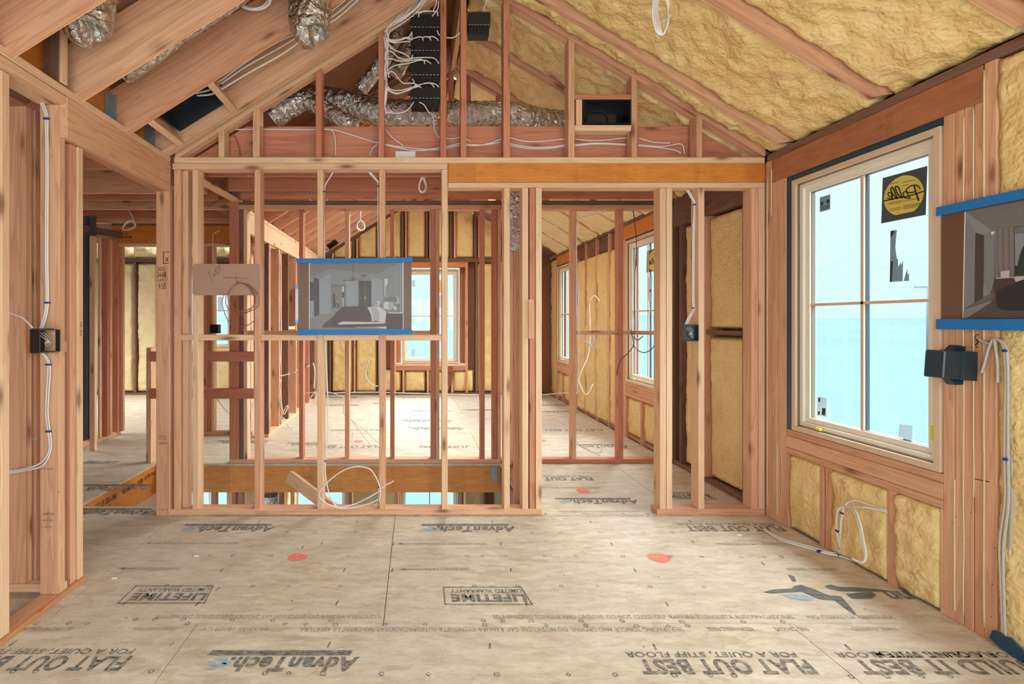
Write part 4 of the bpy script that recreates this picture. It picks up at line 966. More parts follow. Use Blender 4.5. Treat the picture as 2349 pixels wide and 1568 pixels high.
# ---- poster on the middle partition
zA=zf(660,570,7.127)
pa=thing('room_rendering_poster','bedroom poster with brown margins, taped with blue tape to the middle partition studs','poster',P(812,768,3.27),group='taped posters')
Yp=3.272
bm=bmesh.new(); a=P(684,598,Yp); c=P(944,764,Yp); boxbm(bm,a.x,c.x,Yp,Yp+.003,c.z,a.z); finish('poster_sheet',bm,'pr_brown',pa)
A=lambda pts:[zA(*q) for q in pts]
M_=['pr_wall','pr_ceil','pr_wall2','pr_dark','pr_grey','pr_floor','pr_bed','pr_white','pr_soft','pr_wood','pr_edge','pr_brass','pr_rug']
ly=[(10,A(rect(347,225,1892,1325))),(0,A(rect(360,225,1880,1325))),(1,A([(360,225),(1830,225),(1450,420),(700,330),(360,470)])),
 (5,A([(360,1150),(520,1070),(1300,1060),(1880,1100),(1880,1325),(360,1325)])),(12,A([(590,1230),(770,1090),(1000,1090),(1100,1290),(560,1290)])),
 (2,A([(510,500),(705,400),(705,1060),(520,1070)])),(2,A(rect(950,530,1150,1060))),(2,A([(1365,470),(1560,520),(1560,900),(1365,940)])),
 (3,A([(430,468),(512,500),(512,1085),(435,1110)])),(3,A([(360,530),(428,560),(428,845),(360,850)])),(2,A([(360,860),(428,850),(432,1110),(360,1150)])),
 (4,A([(718,588),(946,588),(946,960),(718,985)])),(1,A(rect(735,615,925,955))),(7,A(rect(888,620,920,770))),(8,A(rect(888,800,918,950))),(3,A([(888,720),(920,700),(920,800),(888,800)])),
 (9,A([(745,745),(772,745),(778,890),(832,895),(832,955),(815,955),(810,905),(790,905),(780,955),(745,955)])),
 (3,A(rect(1165,525,1367,960))),(4,A(rect(1262,540,1270,940))),(8,A(rect(1255,780,1262,830))),(8,A(rect(1272,780,1279,830))),
 (7,A([(1578,495),(1635,485),(1640,780),(1582,785)])),(3,A([(1600,610),(1612,600),(1612,780),(1598,785)])),(3,A([(1625,590),(1636,580),(1636,780),(1625,780)])),
 (8,A(rect(1838,270,1850,1040))),
 (8,A([(1590,800),(1620,780),(1780,780),(1825,800),(1830,900),(1590,870)])),(4,A([(1595,800),(1700,775),(1785,795),(1785,880),(1595,860)])),
 (7,A([(1455,855),(1520,855),(1500,900),(1495,925),(1475,925)])),(7,A([(1405,925),(1500,915),(1500,935),(1410,935)])),
 (8,A([(1560,890),(1600,860),(1660,880),(1720,890),(1760,960),(1640,1010),(1560,980)])),(7,A([(1580,870),(1650,870),(1640,990),(1570,980)])),
 (7,A([(1735,945),(1785,945),(1785,1000),(1735,1000)])),(11,A([(1780,920),(1840,920),(1835,940),(1785,940)])),(11,A(rect(1800,940,1806,1020))),
 (6,A([(708,1200),(790,1050),(900,950),(1200,940),(1330,950),(1370,1050),(1360,1180),(1300,1200),(900,1190),(840,1230),(730,1230)])),
 (7,A([(1300,955),(1500,945),(1600,1020),(1615,1060),(1590,1200),(1500,1200),(1440,1170),(1380,1190),(1360,1080)])),(8,A([(1350,965),(1440,960),(1500,1060),(1500,1190),(1400,1170),(1390,1060)])),
 (7,A([(820,1220),(900,1190),(1590,1205),(1585,1225),(830,1240)])),(9,A([(740,1240),(830,1240),(1610,1225),(1610,1255),(1100,1275),(760,1265)])),
 (9,A([(1610,1050),(1880,1055),(1880,1310),(1620,1310)])),(7,A([(1620,1040),(1880,1040),(1880,1060),(1660,1060)])),(7,A([(1100,1285),(1450,1290),(1615,1270),(1615,1310),(1500,1300)])),
 (11,A(rect(1062,232,1067,450))),(11,A([(1040,470),(1062,455),(1085,480),(1110,488),(1085,500),(1066,535),(1045,500)])),(11,A([(1085,498),(1250,485),(1250,490),(1085,504)])),(11,A([(925,518),(1045,514),(1045,519),(925,523)])),
 (11,[zA(x,y) for x,y in ell(922,522,14,14,12)]),(11,A([(1198,425),(1295,425),(1275,455),(1220,455)])),(11,A(rect(1244,455,1248,488)))]
flatprint('poster_print',ly,M_,Yp-.0008,pa,K=.00025)
def tape(pts,Y,par,name='tape_strip',dz=.0012):
    bm=bmesh.new(); a=[bm.verts.new(P(px,py,Y)) for px,py in pts]; c=[bm.verts.new(P(px,py,Y)+Vector((0,-dz,0))) for px,py in pts]
    n=len(pts); bm.faces.new(a); bm.faces.new(c[::-1])
    for i in range(n): bm.faces.new((a[i],a[(i+1)%n],c[(i+1)%n],c[i]))
    return finish(name,bm,'tape_blue',par)
tape(A([(130,172),(160,160),(1100,160),(1700,150),(2030,140),(2042,180),(2035,215),(1900,225),(1100,232),(145,236)]),Yp-.016,pa)
tape(A([(155,1325),(700,1325),(2035,1318),(2035,1398),(1000,1402),(160,1412)]),Yp-.016,pa)
# ---- poster on the right wall (plane of the studs)
pb=thing('room_rendering_poster','dark bedroom poster with curtains, blue taped to the right wall beside the big window','poster',(2.27,1.8,1.2),group='taped posters')
zB=zf(2149,420,4.355)
XP=2.2755
def wplane(pts,k=0,X=XP): return [PXW(*zB(*q),X-.0004*k) for q in pts]
def wrect(y0,y1,z0,z1,X): return [Vector((X,y1,z1)),Vector((X,y0,z1)),Vector((X,y0,z0)),Vector((X,y1,z0))]
bm=bmesh.new(); boxbm(bm,XP,XP+.003,1.43,2.172,1.245,1.745); finish('poster_sheet',bm,'pr_brown',pb)
bm=bmesh.new()
LB=[(4,[(285,280),(871,170),(871,1350),(262,1350)]),(10,[(276,285),(289,283),(267,1350),(255,1350)]),(2,[(289,290),(560,400),(540,1100),(372,1180),(270,1260)]),(1,[(289,283),(871,175),(871,420),(560,480)]),
 (0,[(289,330),(385,500),(375,1190),(270,1260)]),(3,[(386,495),(472,520),(462,1145),(375,1200)]),(0,[(472,520),(575,470),(580,960),(530,1110),(470,1000)]),
 (13,[(575,455),(772,440),(775,935),(585,945)]),(14,[(600,460),(615,460),(612,940),(604,940)]),(14,[(655,452),(668,452),(672,870),(660,870)]),(14,[(710,450),(722,450),(728,870),(716,870)]),
 (10,[(540,488),(575,480),(577,500),(548,520)]),(1,[(775,450),(871,430),(871,500),(778,515)]),(2,[(780,510),(871,498),(871,920),(782,930)]),
 (15,[(782,815),(800,830),(820,780),(805,800),(830,730),(815,745),(850,660),(871,620),(871,925),(782,925)]),
 (5,[(270,1260),(540,1170),(871,1150),(871,1350),(262,1350)]),(12,[(300,1350),(540,1190),(600,1100),(871,1130),(871,1350)]),(9,[(575,945),(770,930),(790,1000),(640,1130),(575,1110)]),
 (7,[(585,945),(765,932),(775,942),(590,955)]),(7,[(635,880),(725,868),(725,935),(640,940)]),(16,[(590,1100),(640,1060),(780,1000),(871,960),(871,1270),(660,1270),(600,1240)]),(7,[(765,935),(871,925),(871,960),(790,985)]),
 (12,[(430,800),(442,800),(440,885),(428,890)])]
for k,(mi,pts) in enumerate(LB): polyflat(bm,wplane(pts,k+2),mi)
finish('poster_print',bm,M_+['pr_curtain','pr_grey','pr_tree','pr_night'],pb)
bm=bmesh.new()       # part of the sheet that continues outside the frame
polyflat(bm,wrect(1.43,1.8715,1.245,1.745,XP-.0006),0); finish('poster_print',bm,['pr_grey'],pb)
for z0,z1 in ((1.726,1.764),(1.236,1.279)):
    bm=bmesh.new(); boxbm(bm,XP-.018,XP-.0165,1.42,2.178,z0,z1); finish('tape_strip',bm,'tape_blue',pb)
# small poster on the divider wall of the far room
pc=thing('room_rendering_poster','small poster in the far room, mostly hidden behind the large partition poster','poster',(XL+.02,6.6,1.2))
bm=bmesh.new(); boxbm(bm,XL+.0,XL+.003,6.62,7.25,1.26,1.72); finish('poster_sheet',bm,'pr_soft',pc)
for z in (1.245,1.70):
    bm=bmesh.new(); boxbm(bm,XL+.004,XL+.006,6.60,7.27,z,z+.04); finish('tape_strip',bm,'tape_blue',pc)
# ---- thermostat board with wire coil
tb=thing('backing_board','tan hardboard panel marked with felt pen, stapled across the left studs of the middle partition','board',P(520,678,3.27))
z3=zf(400,590,6.533)
bm=bmesh.new(); a=P(441,605,3.277); c=P(595,677,3.277); boxbm(bm,a.x,c.x,3.277,3.2835,c.z,a.z)
bmesh.ops.bevel(bm,geom=[e for e in bm.edges if abs(e.verts[0].co.y-e.verts[1].co.y)>.001],offset=.012,segments=3,affect='EDGES')
finish('panel',bm,'board_tan',tb)
bm=bmesh.new()
def stroke3(pts,wd,Y,fz):
    q=catmull([Vector((a,b_,0)) for a,b_ in pts],3)
    for a,b_ in zip(q,q[1:]):
        d=(b_-a)
        if d.length<1e-6: continue
        d.normalize(); n_=Vector((-d.y,d.x,0))*wd/2
        polyflat(bm,[P(*fz(v.x,v.y),Y) for v in (a-n_,b_-n_,b_+n_,a+n_)])
for st in ([(495,255),(530,200)],[(515,225),(570,360)],[(575,240),(610,235),(605,255),(585,265),(610,275),(585,290)],[(610,170),(655,265)],[(600,215),(640,180)],[(620,165),(660,150),(670,215),(660,240)],[(655,150),(690,200)],[(645,140),(680,125),(710,190)],[(660,135),(690,115)],[(730,300),(870,305),(1120,318)],[(922,280),(925,340),(950,370)]): stroke3(st,5,3.2762,z3)
finish('marker_writing',bm,'ink',tb)
for x,y in ((298,174),(1228,146),(304,502),(1243,520)):
    bm=bmesh.new(); c=P(*z3(x,y),3.276); boxbm(bm,c.x-.005,c.x+.005,c.y-.001,c.y+.001,c.z-.0012,c.z+.0012); finish('staple',bm,'galvanised',tb)

wcoil=[[(930,375),(1000,385),(1100,430),(1160,520),(1200,620),(1190,720),(1110,780),(1000,800),(890,760),(820,670),(800,560),(850,470),(930,400),(1040,390),(1140,440),(1230,530),(1270,640),(1240,740),(1130,810),(1000,820),(900,800)],
 [(745,560),(715,660),(735,780),(790,920),(870,1000),(990,1035),(1100,1015),(1180,960),(1205,900)],[(775,570),(770,680),(810,770),(900,835),(1000,850),(1100,820),(1200,700),(1215,600),(1150,470),(1090,410)],[(1060,400),(1090,440),(1110,400),(1075,415)]]
cc=px_cable('wire_coil',[[z3(*q)+(3.262-.003*k,) for q in p] for k,p in enumerate(wcoil)],3.26,mat='wire_brown',r=.0028,flat=1)
tag(cc,'coil of thin reddish brown thermostat wire hanging over the tan hardboard panel','wire')
# ---- guard rails across the stair opening
for py0,py1,nm in ((806,829,'upper'),(891,914,'lower')):
    o=board('guard_rail',XW(342,4.43),XW(583,4.43),4.425,4.463,ZW(py1,4.43),ZW(py0,4.43),'fir_red',None)
    tag(o,'%s of the two reddish timber guard rails across the far side of the stair opening'%nm,'guard rail',group='stair opening guard rails')
o=board('guard_post',XW(346,4.55),XW(357,4.55),4.47,4.559,0.001,ZW(797,4.5),'fir',None); tag(o,'short timber post carrying the left ends of the two guard rails','post')
# scrap lumber leaning in the opening
o=slab('scrap_board',(XW(664,3.95),3.95,ZW(1092,3.95)),(XW(778,3.60),3.60,ZW(1172,3.60)-.02),.04,.089,'fir_pale',None,up=(.5,0,.85)); tag(o,'short offcut of pale timber leaning diagonally in the stair opening behind the partition','timber offcut')
o=slab('wedge_block',(XW(1033,4.2),4.2,ZW(850,4.2)),(XW(1033,4.2),4.4,ZW(880,4.2)),.05,.09,'fir_red',None); tag(o,'stub end of a timber brace beside the stud in front of the far window','timber block')
# ---- electrical boxes
def elbox(label,c,w,h,d,mat='black_plastic',open_dir='-y',R=None,cat='electrical box',group=None,wires=True):
    t=thing('electrical_box',label,cat,c,group)
    bm=bmesh.new(); T=.004
    boxbm(bm,-w/2,w/2,d/2-T,d/2,-h/2,h/2); boxbm(bm,-w/2,-w/2+T,-d/2,d/2,-h/2,h/2); boxbm(bm,w/2-T,w/2,-d/2,d/2,-h/2,h/2); boxbm(bm,-w/2+T,w/2-T,-d/2,d/2-T,h/2-T,h/2); boxbm(bm,-w/2+T,w/2-T,-d/2,d/2-T,-h/2,-h/2+T)
    for k in range(2): boxbm(bm,-w/2-.006,w/2+.006,d*.0-.002+.02*k,.003+.02*k,-h/2-.004,-h/2); boxbm(bm,-w/2-.004,w/2+.004,.02*k,.004+.02*k,h/2,h/2+.004)
    bev(bm,.0008)
    M=Matrix.Translation(c)@(R or Matrix.Identity(4))
    finish('box_shell',bm,mat,t,M)
    if wires:
        bm=bmesh.new()
        for k in range(3): tubebm(bm,catmull([Vector((-w*.3+.012*k,d*.3,h*.4)),Vector((-w*.1+.012*k,-d*.1,h*.1)),Vector((w*.1-.01*k,-d*.3,-h*.1)),Vector((w*.25,d*.2,-h*.35))],5),.002,5)
        finish('wire_ends',bm,'cable_white' if mat!='x' else mat,t,M)
    return t
Rb=Matrix.Rotation(math.radians(8),4,'Z')
# box on near left stud: opens toward +X (toward the room)
R90=Matrix.Rotation(math.radians(62),4,'Z')
elbox('black single gang electrical box with wires on the near left wall stud',P(104,781,2.262),.085,.102,.082,R=R90)
px_cable_=px_cable
def pcab(label,paths,Y,name='electrical_cable',cat='cable',group=None,staples=(),**k):
    if len(paths)==1: o=px_cable(name,paths,Y,**k); tag(o,label,cat,group)
    else:
        q=paths[0][0]; o=thing(name,label,cat,P(q[0],q[1],q[2] if len(q)>2 else Y),group)
        for p_ in paths: px_cable('cable_strand',[p_],Y,parent=o,**k)
    for (px,py,w,ang) in staples:
        y=Y; bm=bmesh.new(); boxbm(bm,-w/2,w/2,-.006,.006,-.0035,.0035); bev(bm,.0015)
        finish('cable_staple',bm,'staple_blue',o,Matrix.Translation(P(px,py,y-.006))@Matrix.Rotation(ang,4,'Y'))
    return o
pcab('white cable pair rising from the box on the near left stud to the top plate',[[(74,198),(88,225),(103,262),(105,300),(106,400),(105,500),(105,600),(106,694),(98,735),(90,758)],[(76,198),(93,225),(108,262),(109,300),(110,400),(109,500),(109,600),(110,694),(103,735),(94,758)]],2.284,r=.005,staples=((106,272,.026,.0),(108,694,.026,0)),flat=.8)
pcab('white cable pair dropping from the near left stud box and bending left',[[(92,806),(104,820),(110,840),(107,900),(105,950),(110,990),(113,1030),(95,1060),(60,1074),(18,1081)],[(97,806),(109,822),(115,845),(112,900),(110,950),(115,990),(117,1030),(99,1066),(62,1078),(18,1085)]],2.284,r=.004,staples=((111,836,.026,0),(111,989,.026,0)))
pcab('thin white cable crossing from the left edge into the near left box',[[(0,714),(18,717),(50,728),(75,752)]],2.2,r=.004)
pcab('white cable running under the near left top plate from the frame edge',[[(12,188),(30,197),(60,203),(75,196)]],2.25,r=.0045)
pcab('white cable loop coming down beside the left ceiling beam',[[(72,70),(73,100),(76,140)],[(92,72),(98,95),(92,120),(80,145)],[(96,72),(101,95),(96,122),(86,146)]],2.4,r=.0055,staples=((97,94,.028,.0),))
pcab('short grey conduit stub between the near left studs',[[(38,1002),(60,1004),(84,1007)]],2.36,r=.006,mat='plastic_clear')
# box on the closet stud
elbox('black electrical box with curled wires on the closet stud right of the doorway',P(1583,763,3.30),.085,.104,.07,R=Matrix.Rotation(math.radians(-14),4,'Z'))
pcab('white cable pair coming down the closet stud to its black box',[[(1575,435),(1582,448),(1592,470),(1590,520),(1589,600),(1589,690),(1590,708),(1578,730),(1571,745)],[(1579,435),(1586,448),(1595,470),(1593,520),(1592,600),(1592,690),(1593,710),(1582,730),(1575,745)]],3.325,r=.0045,staples=((1593,469,.02,0),(1590,706,.02,0)))
# deep box on the right wall beside the window
tb2=thing('electrical_box','large dark blue electrical box sticking out of the studs under the right wall poster','electrical box',(2.2,2.06,1.08))
bm=bmesh.new(); T=.004; w,h,d=.165,.112,.07
boxbm(bm,-w/2,w/2,-d/2,d/2,-h/2,h/2); bev(bm,.004)
boxbm(bm,0,w/2+.003,-d/2-.003,d/2+.003,-h/2-.003,h/2+.003)
for s in (1,-1):
    v=[bm.verts.new(q) for q in ((.005,0,s*h/2),(.075,0,s*h/2),(.06,-.01,s*(h/2+.022)),(.02,-.01,s*(h/2+.026)),(.005,.03,s*h/2),(.075,.03,s*h/2),(.06,.02,s*(h/2+.022)),(.02,.02,s*(h/2+.026)))]
    for f in ((0,1,2,3),(4,7,6,5),(3,2,6,7),(0,3,7,4),(1,5,6,2)): bm.faces.new([v[i] for i in f])
finish('box_shell',bm,'box_navy',tb2,Matrix.Translation((2.198,2.065,1.092))@Matrix.Rotation(math.radians(4),4,'Y')@Matrix.Rotation(math.radians(10),4,'Z'))
# plastic sheathed cables on the right edge
def rcab(label,paths,name='electrical_cable',mat='plastic_clear',r=.0062,X=2.272,staples=(),flat=.8):
    W_=[[PXW(q[0],q[1],q[2] if len(q)>2 else X) for q in p] for p in paths]
    if len(W_)==1: o=cable(name,W_,mat,r,flat=flat); tag(o,label,'cable')
    else:
        o=thing(name,label,'cable',W_[0][0])
        for p_ in W_: cable('cable_strand',[p_],mat,r,parent=o,flat=flat)
    for px,py,w in staples:
        bm=bmesh.new(); boxbm(bm,-.004,.004,-w/2,w/2,-.005,.005); bev(bm,.0015); finish('cable_staple',bm,'staple_blue',o,Matrix.Translation(PXW(px,py,X-.01)))
    return o
rcab('thick translucent cable looping beneath the right poster and dropping to the floor',[[(2246,778),(2262,786),(2274,788)],[(2279,775),(2268,800),(2258,835),(2252,855)],[(2281,775),(2288,830),(2289,878)],[(2283,775),(2298,785),(2304,805),(2308,860),(2306,950),(2305,1050),(2306,1150),(2294,1240),(2296,1330),(2302,1470)],[(2285,778),(2304,790),(2311,830),(2312,950),(2312,1050),(2313,1150),(2302,1250),(2302,1350),(2306,1470)]],staples=((2304,804,.016),(2306,1053,.016)))
# cables looping out of the foam below the window
z5=zf(1760,740,2.063)
rcab('white cable loops bent out of the foam below the big window',[[z5(565,885)+(2.28,),z5(480,860)+(2.27,),z5(420,840)+(2.26,),z5(370,860)+(2.24,),z5(352,920)+(2.22,),z5(345,1000)+(2.23,),z5(340,1070)+(2.27,)],
  [z5(568,895)+(2.28,),z5(480,875)+(2.26,),z5(380,870)+(2.24,),z5(340,880)+(2.22,),z5(328,930)+(2.22,),z5(332,1010)+(2.23,),z5(348,1072)+(2.27,)],
  [z5(352,872)+(2.24,),z5(400,880)+(2.2,),z5(430,940)+(2.17,),z5(445,1020)+(2.15,),z5(462,1110)+(2.12,),z5(440,1138)+(2.1,)],
  [z5(356,866)+(2.245,),z5(408,876)+(2.2,),z5(438,940)+(2.165,),z5(455,1020)+(2.145,),z5(468,1105)+(2.115,),z5(448,1134)+(2.1,),z5(400,1115)+(2.09,)]],mat='cable_white',r=.0042,X=2.22,staples=(z5(352,900)+(.02,),z5(330,985)+(.02,)))
def floorpts(l,z=.006): return [pxfloor(*q,z=z) for q in l]
o=thing('electrical_cable','','cable',pxfloor(1752,1216)); [cable('cable_strand',[q_],'cable_white',.005,parent=o) for q_ in [floorpts([(1752,1216),(1775,1232),(1800,1244),(1850,1258),(1890,1270),(1925,1277),(1962,1290),(1975,1292),(1984,1288)]),floorpts([(1752,1214),(1778,1230),(1803,1241),(1855,1255),(1893,1267),(1930,1273),(1966,1286),(1978,1289),(1985,1284)])]]
tag(o,'white cable lying along the floor toward the right wall below the big window','cable')
for q in ((1880,1267),(1926,1276)):
    bm=bmesh.new(); boxbm(bm,-.012,.012,-.007,.007,-.005,.005); bev(bm,.0015); finish('cable_staple',bm,'staple_blue',o,Matrix.Translation(pxfloor(*q,z=.008)))
# cables in the stud bays of the middle partition
z6=zf(740,700,3.137); z5b=zf(340,700,3.137)
pcab('white cable running down under the partition poster and looping at the floor plate',[[(764,395,3.34),(758,405,3.34),(744,432,3.33),(743,480,3.33),(744,560,3.33),(744,650,3.33),(744,760,3.33),(747,800,3.30),(750,870),(752,930),(752,1000),(746,1060),(748,1100),(758,1140),(775,1163),(800,1165),(840,1157),(868,1145)],
  [(870,1150),(872,1120),(860,1090),(845,1074),(815,1070),(785,1080),(755,1102),(735,1125),(733,1140),(750,1155),(780,1163),(815,1155),(850,1138),(872,1125)],[(875,1120),(885,1112),(897,1106),(903,1102)]],3.268,r=.0042,staples=((743,439,.014,0),(746,1057,.014,0)))
pcab('grey white cable down the right side of the stud right of the poster',[[(846,395),(852,402),(866,418),(867,432),(867,500),(868,590),(869,700),(870,800),(871,900),(871,1000),(870,1080),(868,1140),(860,1160)],[(849,395),(856,402),(869,418)]],3.33,r=.0038,mat='cable_white',staples=((868,427,.014,0),(871,886,.014,0),(869,1117,.014,0)))
pcab('bundle of white cables through the far divider studs left of the poster',[[z6_ for z6_ in ((631,548),(637,575),(639,620),(639,700),(640,780),(641,870),(646,930),(651,950))],[(629,552),(634,578),(634,640),(633,720),(635,840),(640,900),(648,948)],[(630,548),(643,590),(644,700),(645,780),(640,860)],
 [(632,866),(641,862),(652,860),(664,857)],[(632,890),(640,888),(643,870)],[(652,950),(660,935),(657,932),(640,965),(632,972)],[(632,955),(645,955),(655,965),(665,980),(672,979)],[(675,855),(682,847)],[(703,842),(710,838)],[(718,832),(722,850),(720,890)],[(705,924),(718,920),(726,905),(720,902),(708,918)]],5.9,r=.007,cat='cable bundle')
pcab('loose thin white cable across the far room floor behind the partition',[[(700,901),(745,898),(775,905),(790,915),(788,945),(800,960)],[(802,960),(830,980),(868,1015)],[(810,990),(808,1020),(830,1040),(850,1048)],[(806,962),(850,1020),(864,1035)]],5.0,r=.004)
pcab('white cable loop hanging in front of the far foam bays',[[(846,826),(838,850),(842,870),(855,883),(868,885)]],5.2,r=.006)
pcab('long white cable strung across the far wall just above the floor',[[(755,901),(850,899),(960,902),(1150,906)],[(1243,905),(1290,901),(1308,902)]],6.2,r=.005)
pcab('white cable on the first stud seen through the doorway, ending in a curl',[[(1390,482),(1380,488),(1350,494),(1330,502),(1323,515),(1322,560),(1323,640),(1322,700),(1328,760),(1345,785),(1362,796),(1360,772),(1348,768),(1346,780),(1360,794),(1368,776)],[(1326,640),(1326,760),(1325,880),(1322,905)]],4.45,r=.0045)
pcab('dark thin cable hanging in front of the second right window',[[(1452,482),(1455,500),(1460,560),(1457,640),(1456,700),(1457,755),(1450,765),(1447,755),(1453,790),(1440,810),(1425,825),(1417,845),(1415,860)],[(1453,770),(1462,780),(1475,770)],[(1452,790),(1465,804),(1480,808),(1495,800),(1500,792)]],4.40,r=.004,mat='cable_dark')
pcab('pair of thin cables drooping to the floor through the doorway wall',[[(1323,1012),(1340,1028),(1376,1044)],[(1326,1018),(1350,1030),(1375,1038),(1380,1030)]],4.42,r=.004)
pcab('hooked white cable on the foam seen through the doorway',[[(1352,690),(1358,682),(1365,678),(1375,690)],[(1352,695),(1352,800),(1330,860),(1330,880),(1345,905),(1360,880)]],5.3,r=.004)
pcab('thin brown wire curving down from the top plate left side of the partition',[[(532,305),(542,320),(549,340),(551,357)],[(552,390),(560,400),(572,415),(578,428),(580,440)]],3.38,r=.003,mat='wire_brown')
pcab('thin white cable at the doorway to the left room window',[[(505,528),(492,535),(488,545),(489,600)],[(499,915),(510,930),(528,950)],[(497,915),(520,945)]],5.4,r=.004)
elbox('small grey black box hanging on the stud in front of the left far window',P(494,754,5.5),.09,.09,.08,wires=False)
elbox('small black outlet box on the far divider wall left of the poster',P(635,746,6.0),.07,.11,.06,wires=False)
elbox('small black outlet box between far divider studs below the poster tape',P(524,720,5.55),.0+.05,.06,.05,wires=False) if False else None
# coils hanging from the ceiling
def coil(label,cx,cy,rx,ry,n,Y,tail,r=.004,j=2.0,mat='cable_white',tilt=.15):
    pts=[]
    for i in range(n*14+1):
        a=2*math.pi*i/14; t=i/(n*14); k=1-.12*math.sin(i*.37)-.1*t
        pts.append((cx+rx*k*math.cos(a)+j*math.sin(i*.9),cy+ry*k*math.sin(a)+tilt*rx*math.cos(a),Y+.012*math.sin(i*.5)))
    o=px_cable('cable_coil',[tail,pts] if tail else [pts],Y,r=r,n=2,mat=mat); return tag(o,label,'cable coil',group='cable coils')
coil('oval coil of white cable hanging under the hall joists at the left doorway',295,517,15,10,3,4.8,[(296,483,4.8),(305,500,4.8),(308,515,4.8)],r=.005,tilt=-.3)
coil('small white cable coil hanging from the far room rafters',827,517,9,11,4,6.0,[(827,470,6.0),(827,505,6.0)],r=.006,j=1)
coil('flattened bundle of looped white cable behind the partition top plate',969,424,8,17,5,3.6,[(976,405,3.6),(972,412,3.6)],r=.0045,j=1.5,tilt=0)
coil('round coil of white cable at the top frame edge between left rafters',583,-6,36,28,5,2.68,[(545,-20,2.68),(552,-8,2.68)],r=.0055,j=2,tilt=0)
o=px_cable('cable_coil',[[(1500+k*3,-12,2.3+.01*k),(1497+k*4,30,2.3+.01*k),(1503+k*4,65,2.3),(1512+k*2.5,78,2.3),(1524,76-k,2.3),(1530+k,50,2.3-.01*k),(1534-k,15,2.3),(1532-k*2,-12,2.3)] for k in range(4)]+[[(1522,50,2.29),(1530,42,2.29),(1537,36,2.29)]],2.3,r=.0045)
tag(o,'long bundled loop of white cable hanging from the foamed right slope','cable coil',group='cable coils')
# ceiling cable trio along the left slope
pcab('three white cables tied along the left rafter side toward the dark register boot',[[(447,209),(470,198),(500,188),(560,145),(620,105),(690,70),(760,25),(800,-8)],[(449,214),(480,206),(505,193),(565,152),(640,110),(700,74),(765,36),(815,-6)],[(452,219),(485,216),(510,203),(572,166),(650,122),(715,75),(775,40),(825,-5)]],3.02,r=.0058,staples=((504,198,.034,-.75),))
pcab('bunched white cables squeezed behind the second left joist hanger',[[(136,52),(150,78),(165,92)],[(134,66),(150,75),(168,88)],[(134,74),(155,88),(170,100)],[(136,46),(155,62),(172,80)]],2.52,r=.0055)
pcab('bunched white cables squeezed behind the third left joist hanger',[[(262,172),(275,180),(290,172)],[(266,168),(280,176),(292,168)],[(270,164),(284,172),(296,164)],[(276,160),(290,168),(302,160)]],2.9,r=.0055)
# ---- ducts
def duct(label,pts,r,name='flexible_duct',group='foil ducts',seg=28,n=10,amp=.09,rib=.04,mat='foil'):
    bm=bmesh.new(); P3=catmull(pts,n); sd=random.random()*50
    def jit(i,k,a): 
        return 1+amp*noise.noise(Vector((math.cos(a)*2.2,math.sin(a)*2.2,i*.33+sd)))+amp*.5*noise.noise(Vector((math.cos(a)*6,math.sin(a)*6,i*1.1+sd)))+rib*math.sin(i*2.1+noise.noise(Vector((a,0,sd)))*2)
    tubebm(bm,P3,r,seg,jit=jit)
    o=finish(name,bm,mat,None); tag(o,label,'duct',group); return o
def cap(t): return 1.0
duct('horizontal foil duct lying across the attic behind the gable studs',[P(1025,262,3.75),P(1060,262,3.75),P(1120,262,3.75),P(1160,262,3.78),P(1200,268,3.8),P(1240,277,3.85),P(1300,284,3.9)],.092)
duct('thick foil duct sagging left behind the black junction boxes',[P(640,225,4.0),P(690,222,3.9),P(740,230,3.8),P(800,238,3.75),P(860,255,3.72),P(930,262,3.72),P(1000,262,3.74)],.10)
duct('crumpled foil duct crossing low behind the left gable studs',[P(700,228,3.56),P(745,250,3.54),P(790,280,3.54),P(820,292,3.55)],.06,amp=.15)
duct('wide foil duct elbow under the left gable rafter',[P(622,270,3.56),P(650,250,3.56),P(690,228,3.58),P(715,222,3.62)],lambda t:.09-.02*t,amp=.12)
duct('slim foil duct rising from the attic floor beside the left cable stud',[P(828,205,3.9),P(850,175,3.85),P(885,130,3.8),P(905,90,3.78),P(920,30,3.75),P(925,-20,3.75)],.055)
duct('slim foil duct passing behind the black junction boxes',[P(905,170,3.7),P(930,120,3.7),P(965,60,3.68),P(975,-10,3.66)],.06)
# hanging duct ends by the left rafters
def ductend(label,x,y0,y1,Y,r,lean=0,**k):
    pts=[P(x-lean,y0,Y),P(x-lean*.6,y0+(y1-y0)*.35,Y),P(x-lean*.2,y0+(y1-y0)*.7,Y),P(x,y1-6,Y),P(x+2,y1,Y)]
    duct(label,pts,lambda t:r*(1.0 if t<.55 else math.sqrt(max(.02,1-((t-.55)/.46)**2))),n=8,amp=.12,rib=.02,**k)
ductend('crumpled closed end of a foil duct hanging between left rafters',712,-90,80,2.62,.108,lean=6)
ductend('foil duct bulging down beside the first left rafter at the frame top',196,-90,74,2.2,.105,lean=-20)
o=duct('foil duct strip running up between the second and third left rafters',[P(285,168,2.62),P(315,150,2.60),P(345,128,2.60),P(400,85,2.60),P(450,52,2.60),P(500,20,2.60),P(560,-20,2.60)],.05)
duct('foil duct fragment between the third and fourth left rafters',[P(610,75,3.04),P(640,55,3.04),P(670,35,3.04)],.045)
o=slab('foil_riser_duct',P(1180,440,3.56),P(1180,575,3.56),.04,.075,'foil',None,up=(1,0,0)); tag(o,'flat foil wrapped riser duct between the studs left of the doorway','duct')
o=duct('foil duct hanging in the lower storey seen under the rim beam',[P(880,1112,4.9),P(893,1100,5.6),P(620,1135,6.2),P(622,1180,6.2)][2:]+[P(621,1230,6.2)],.09)
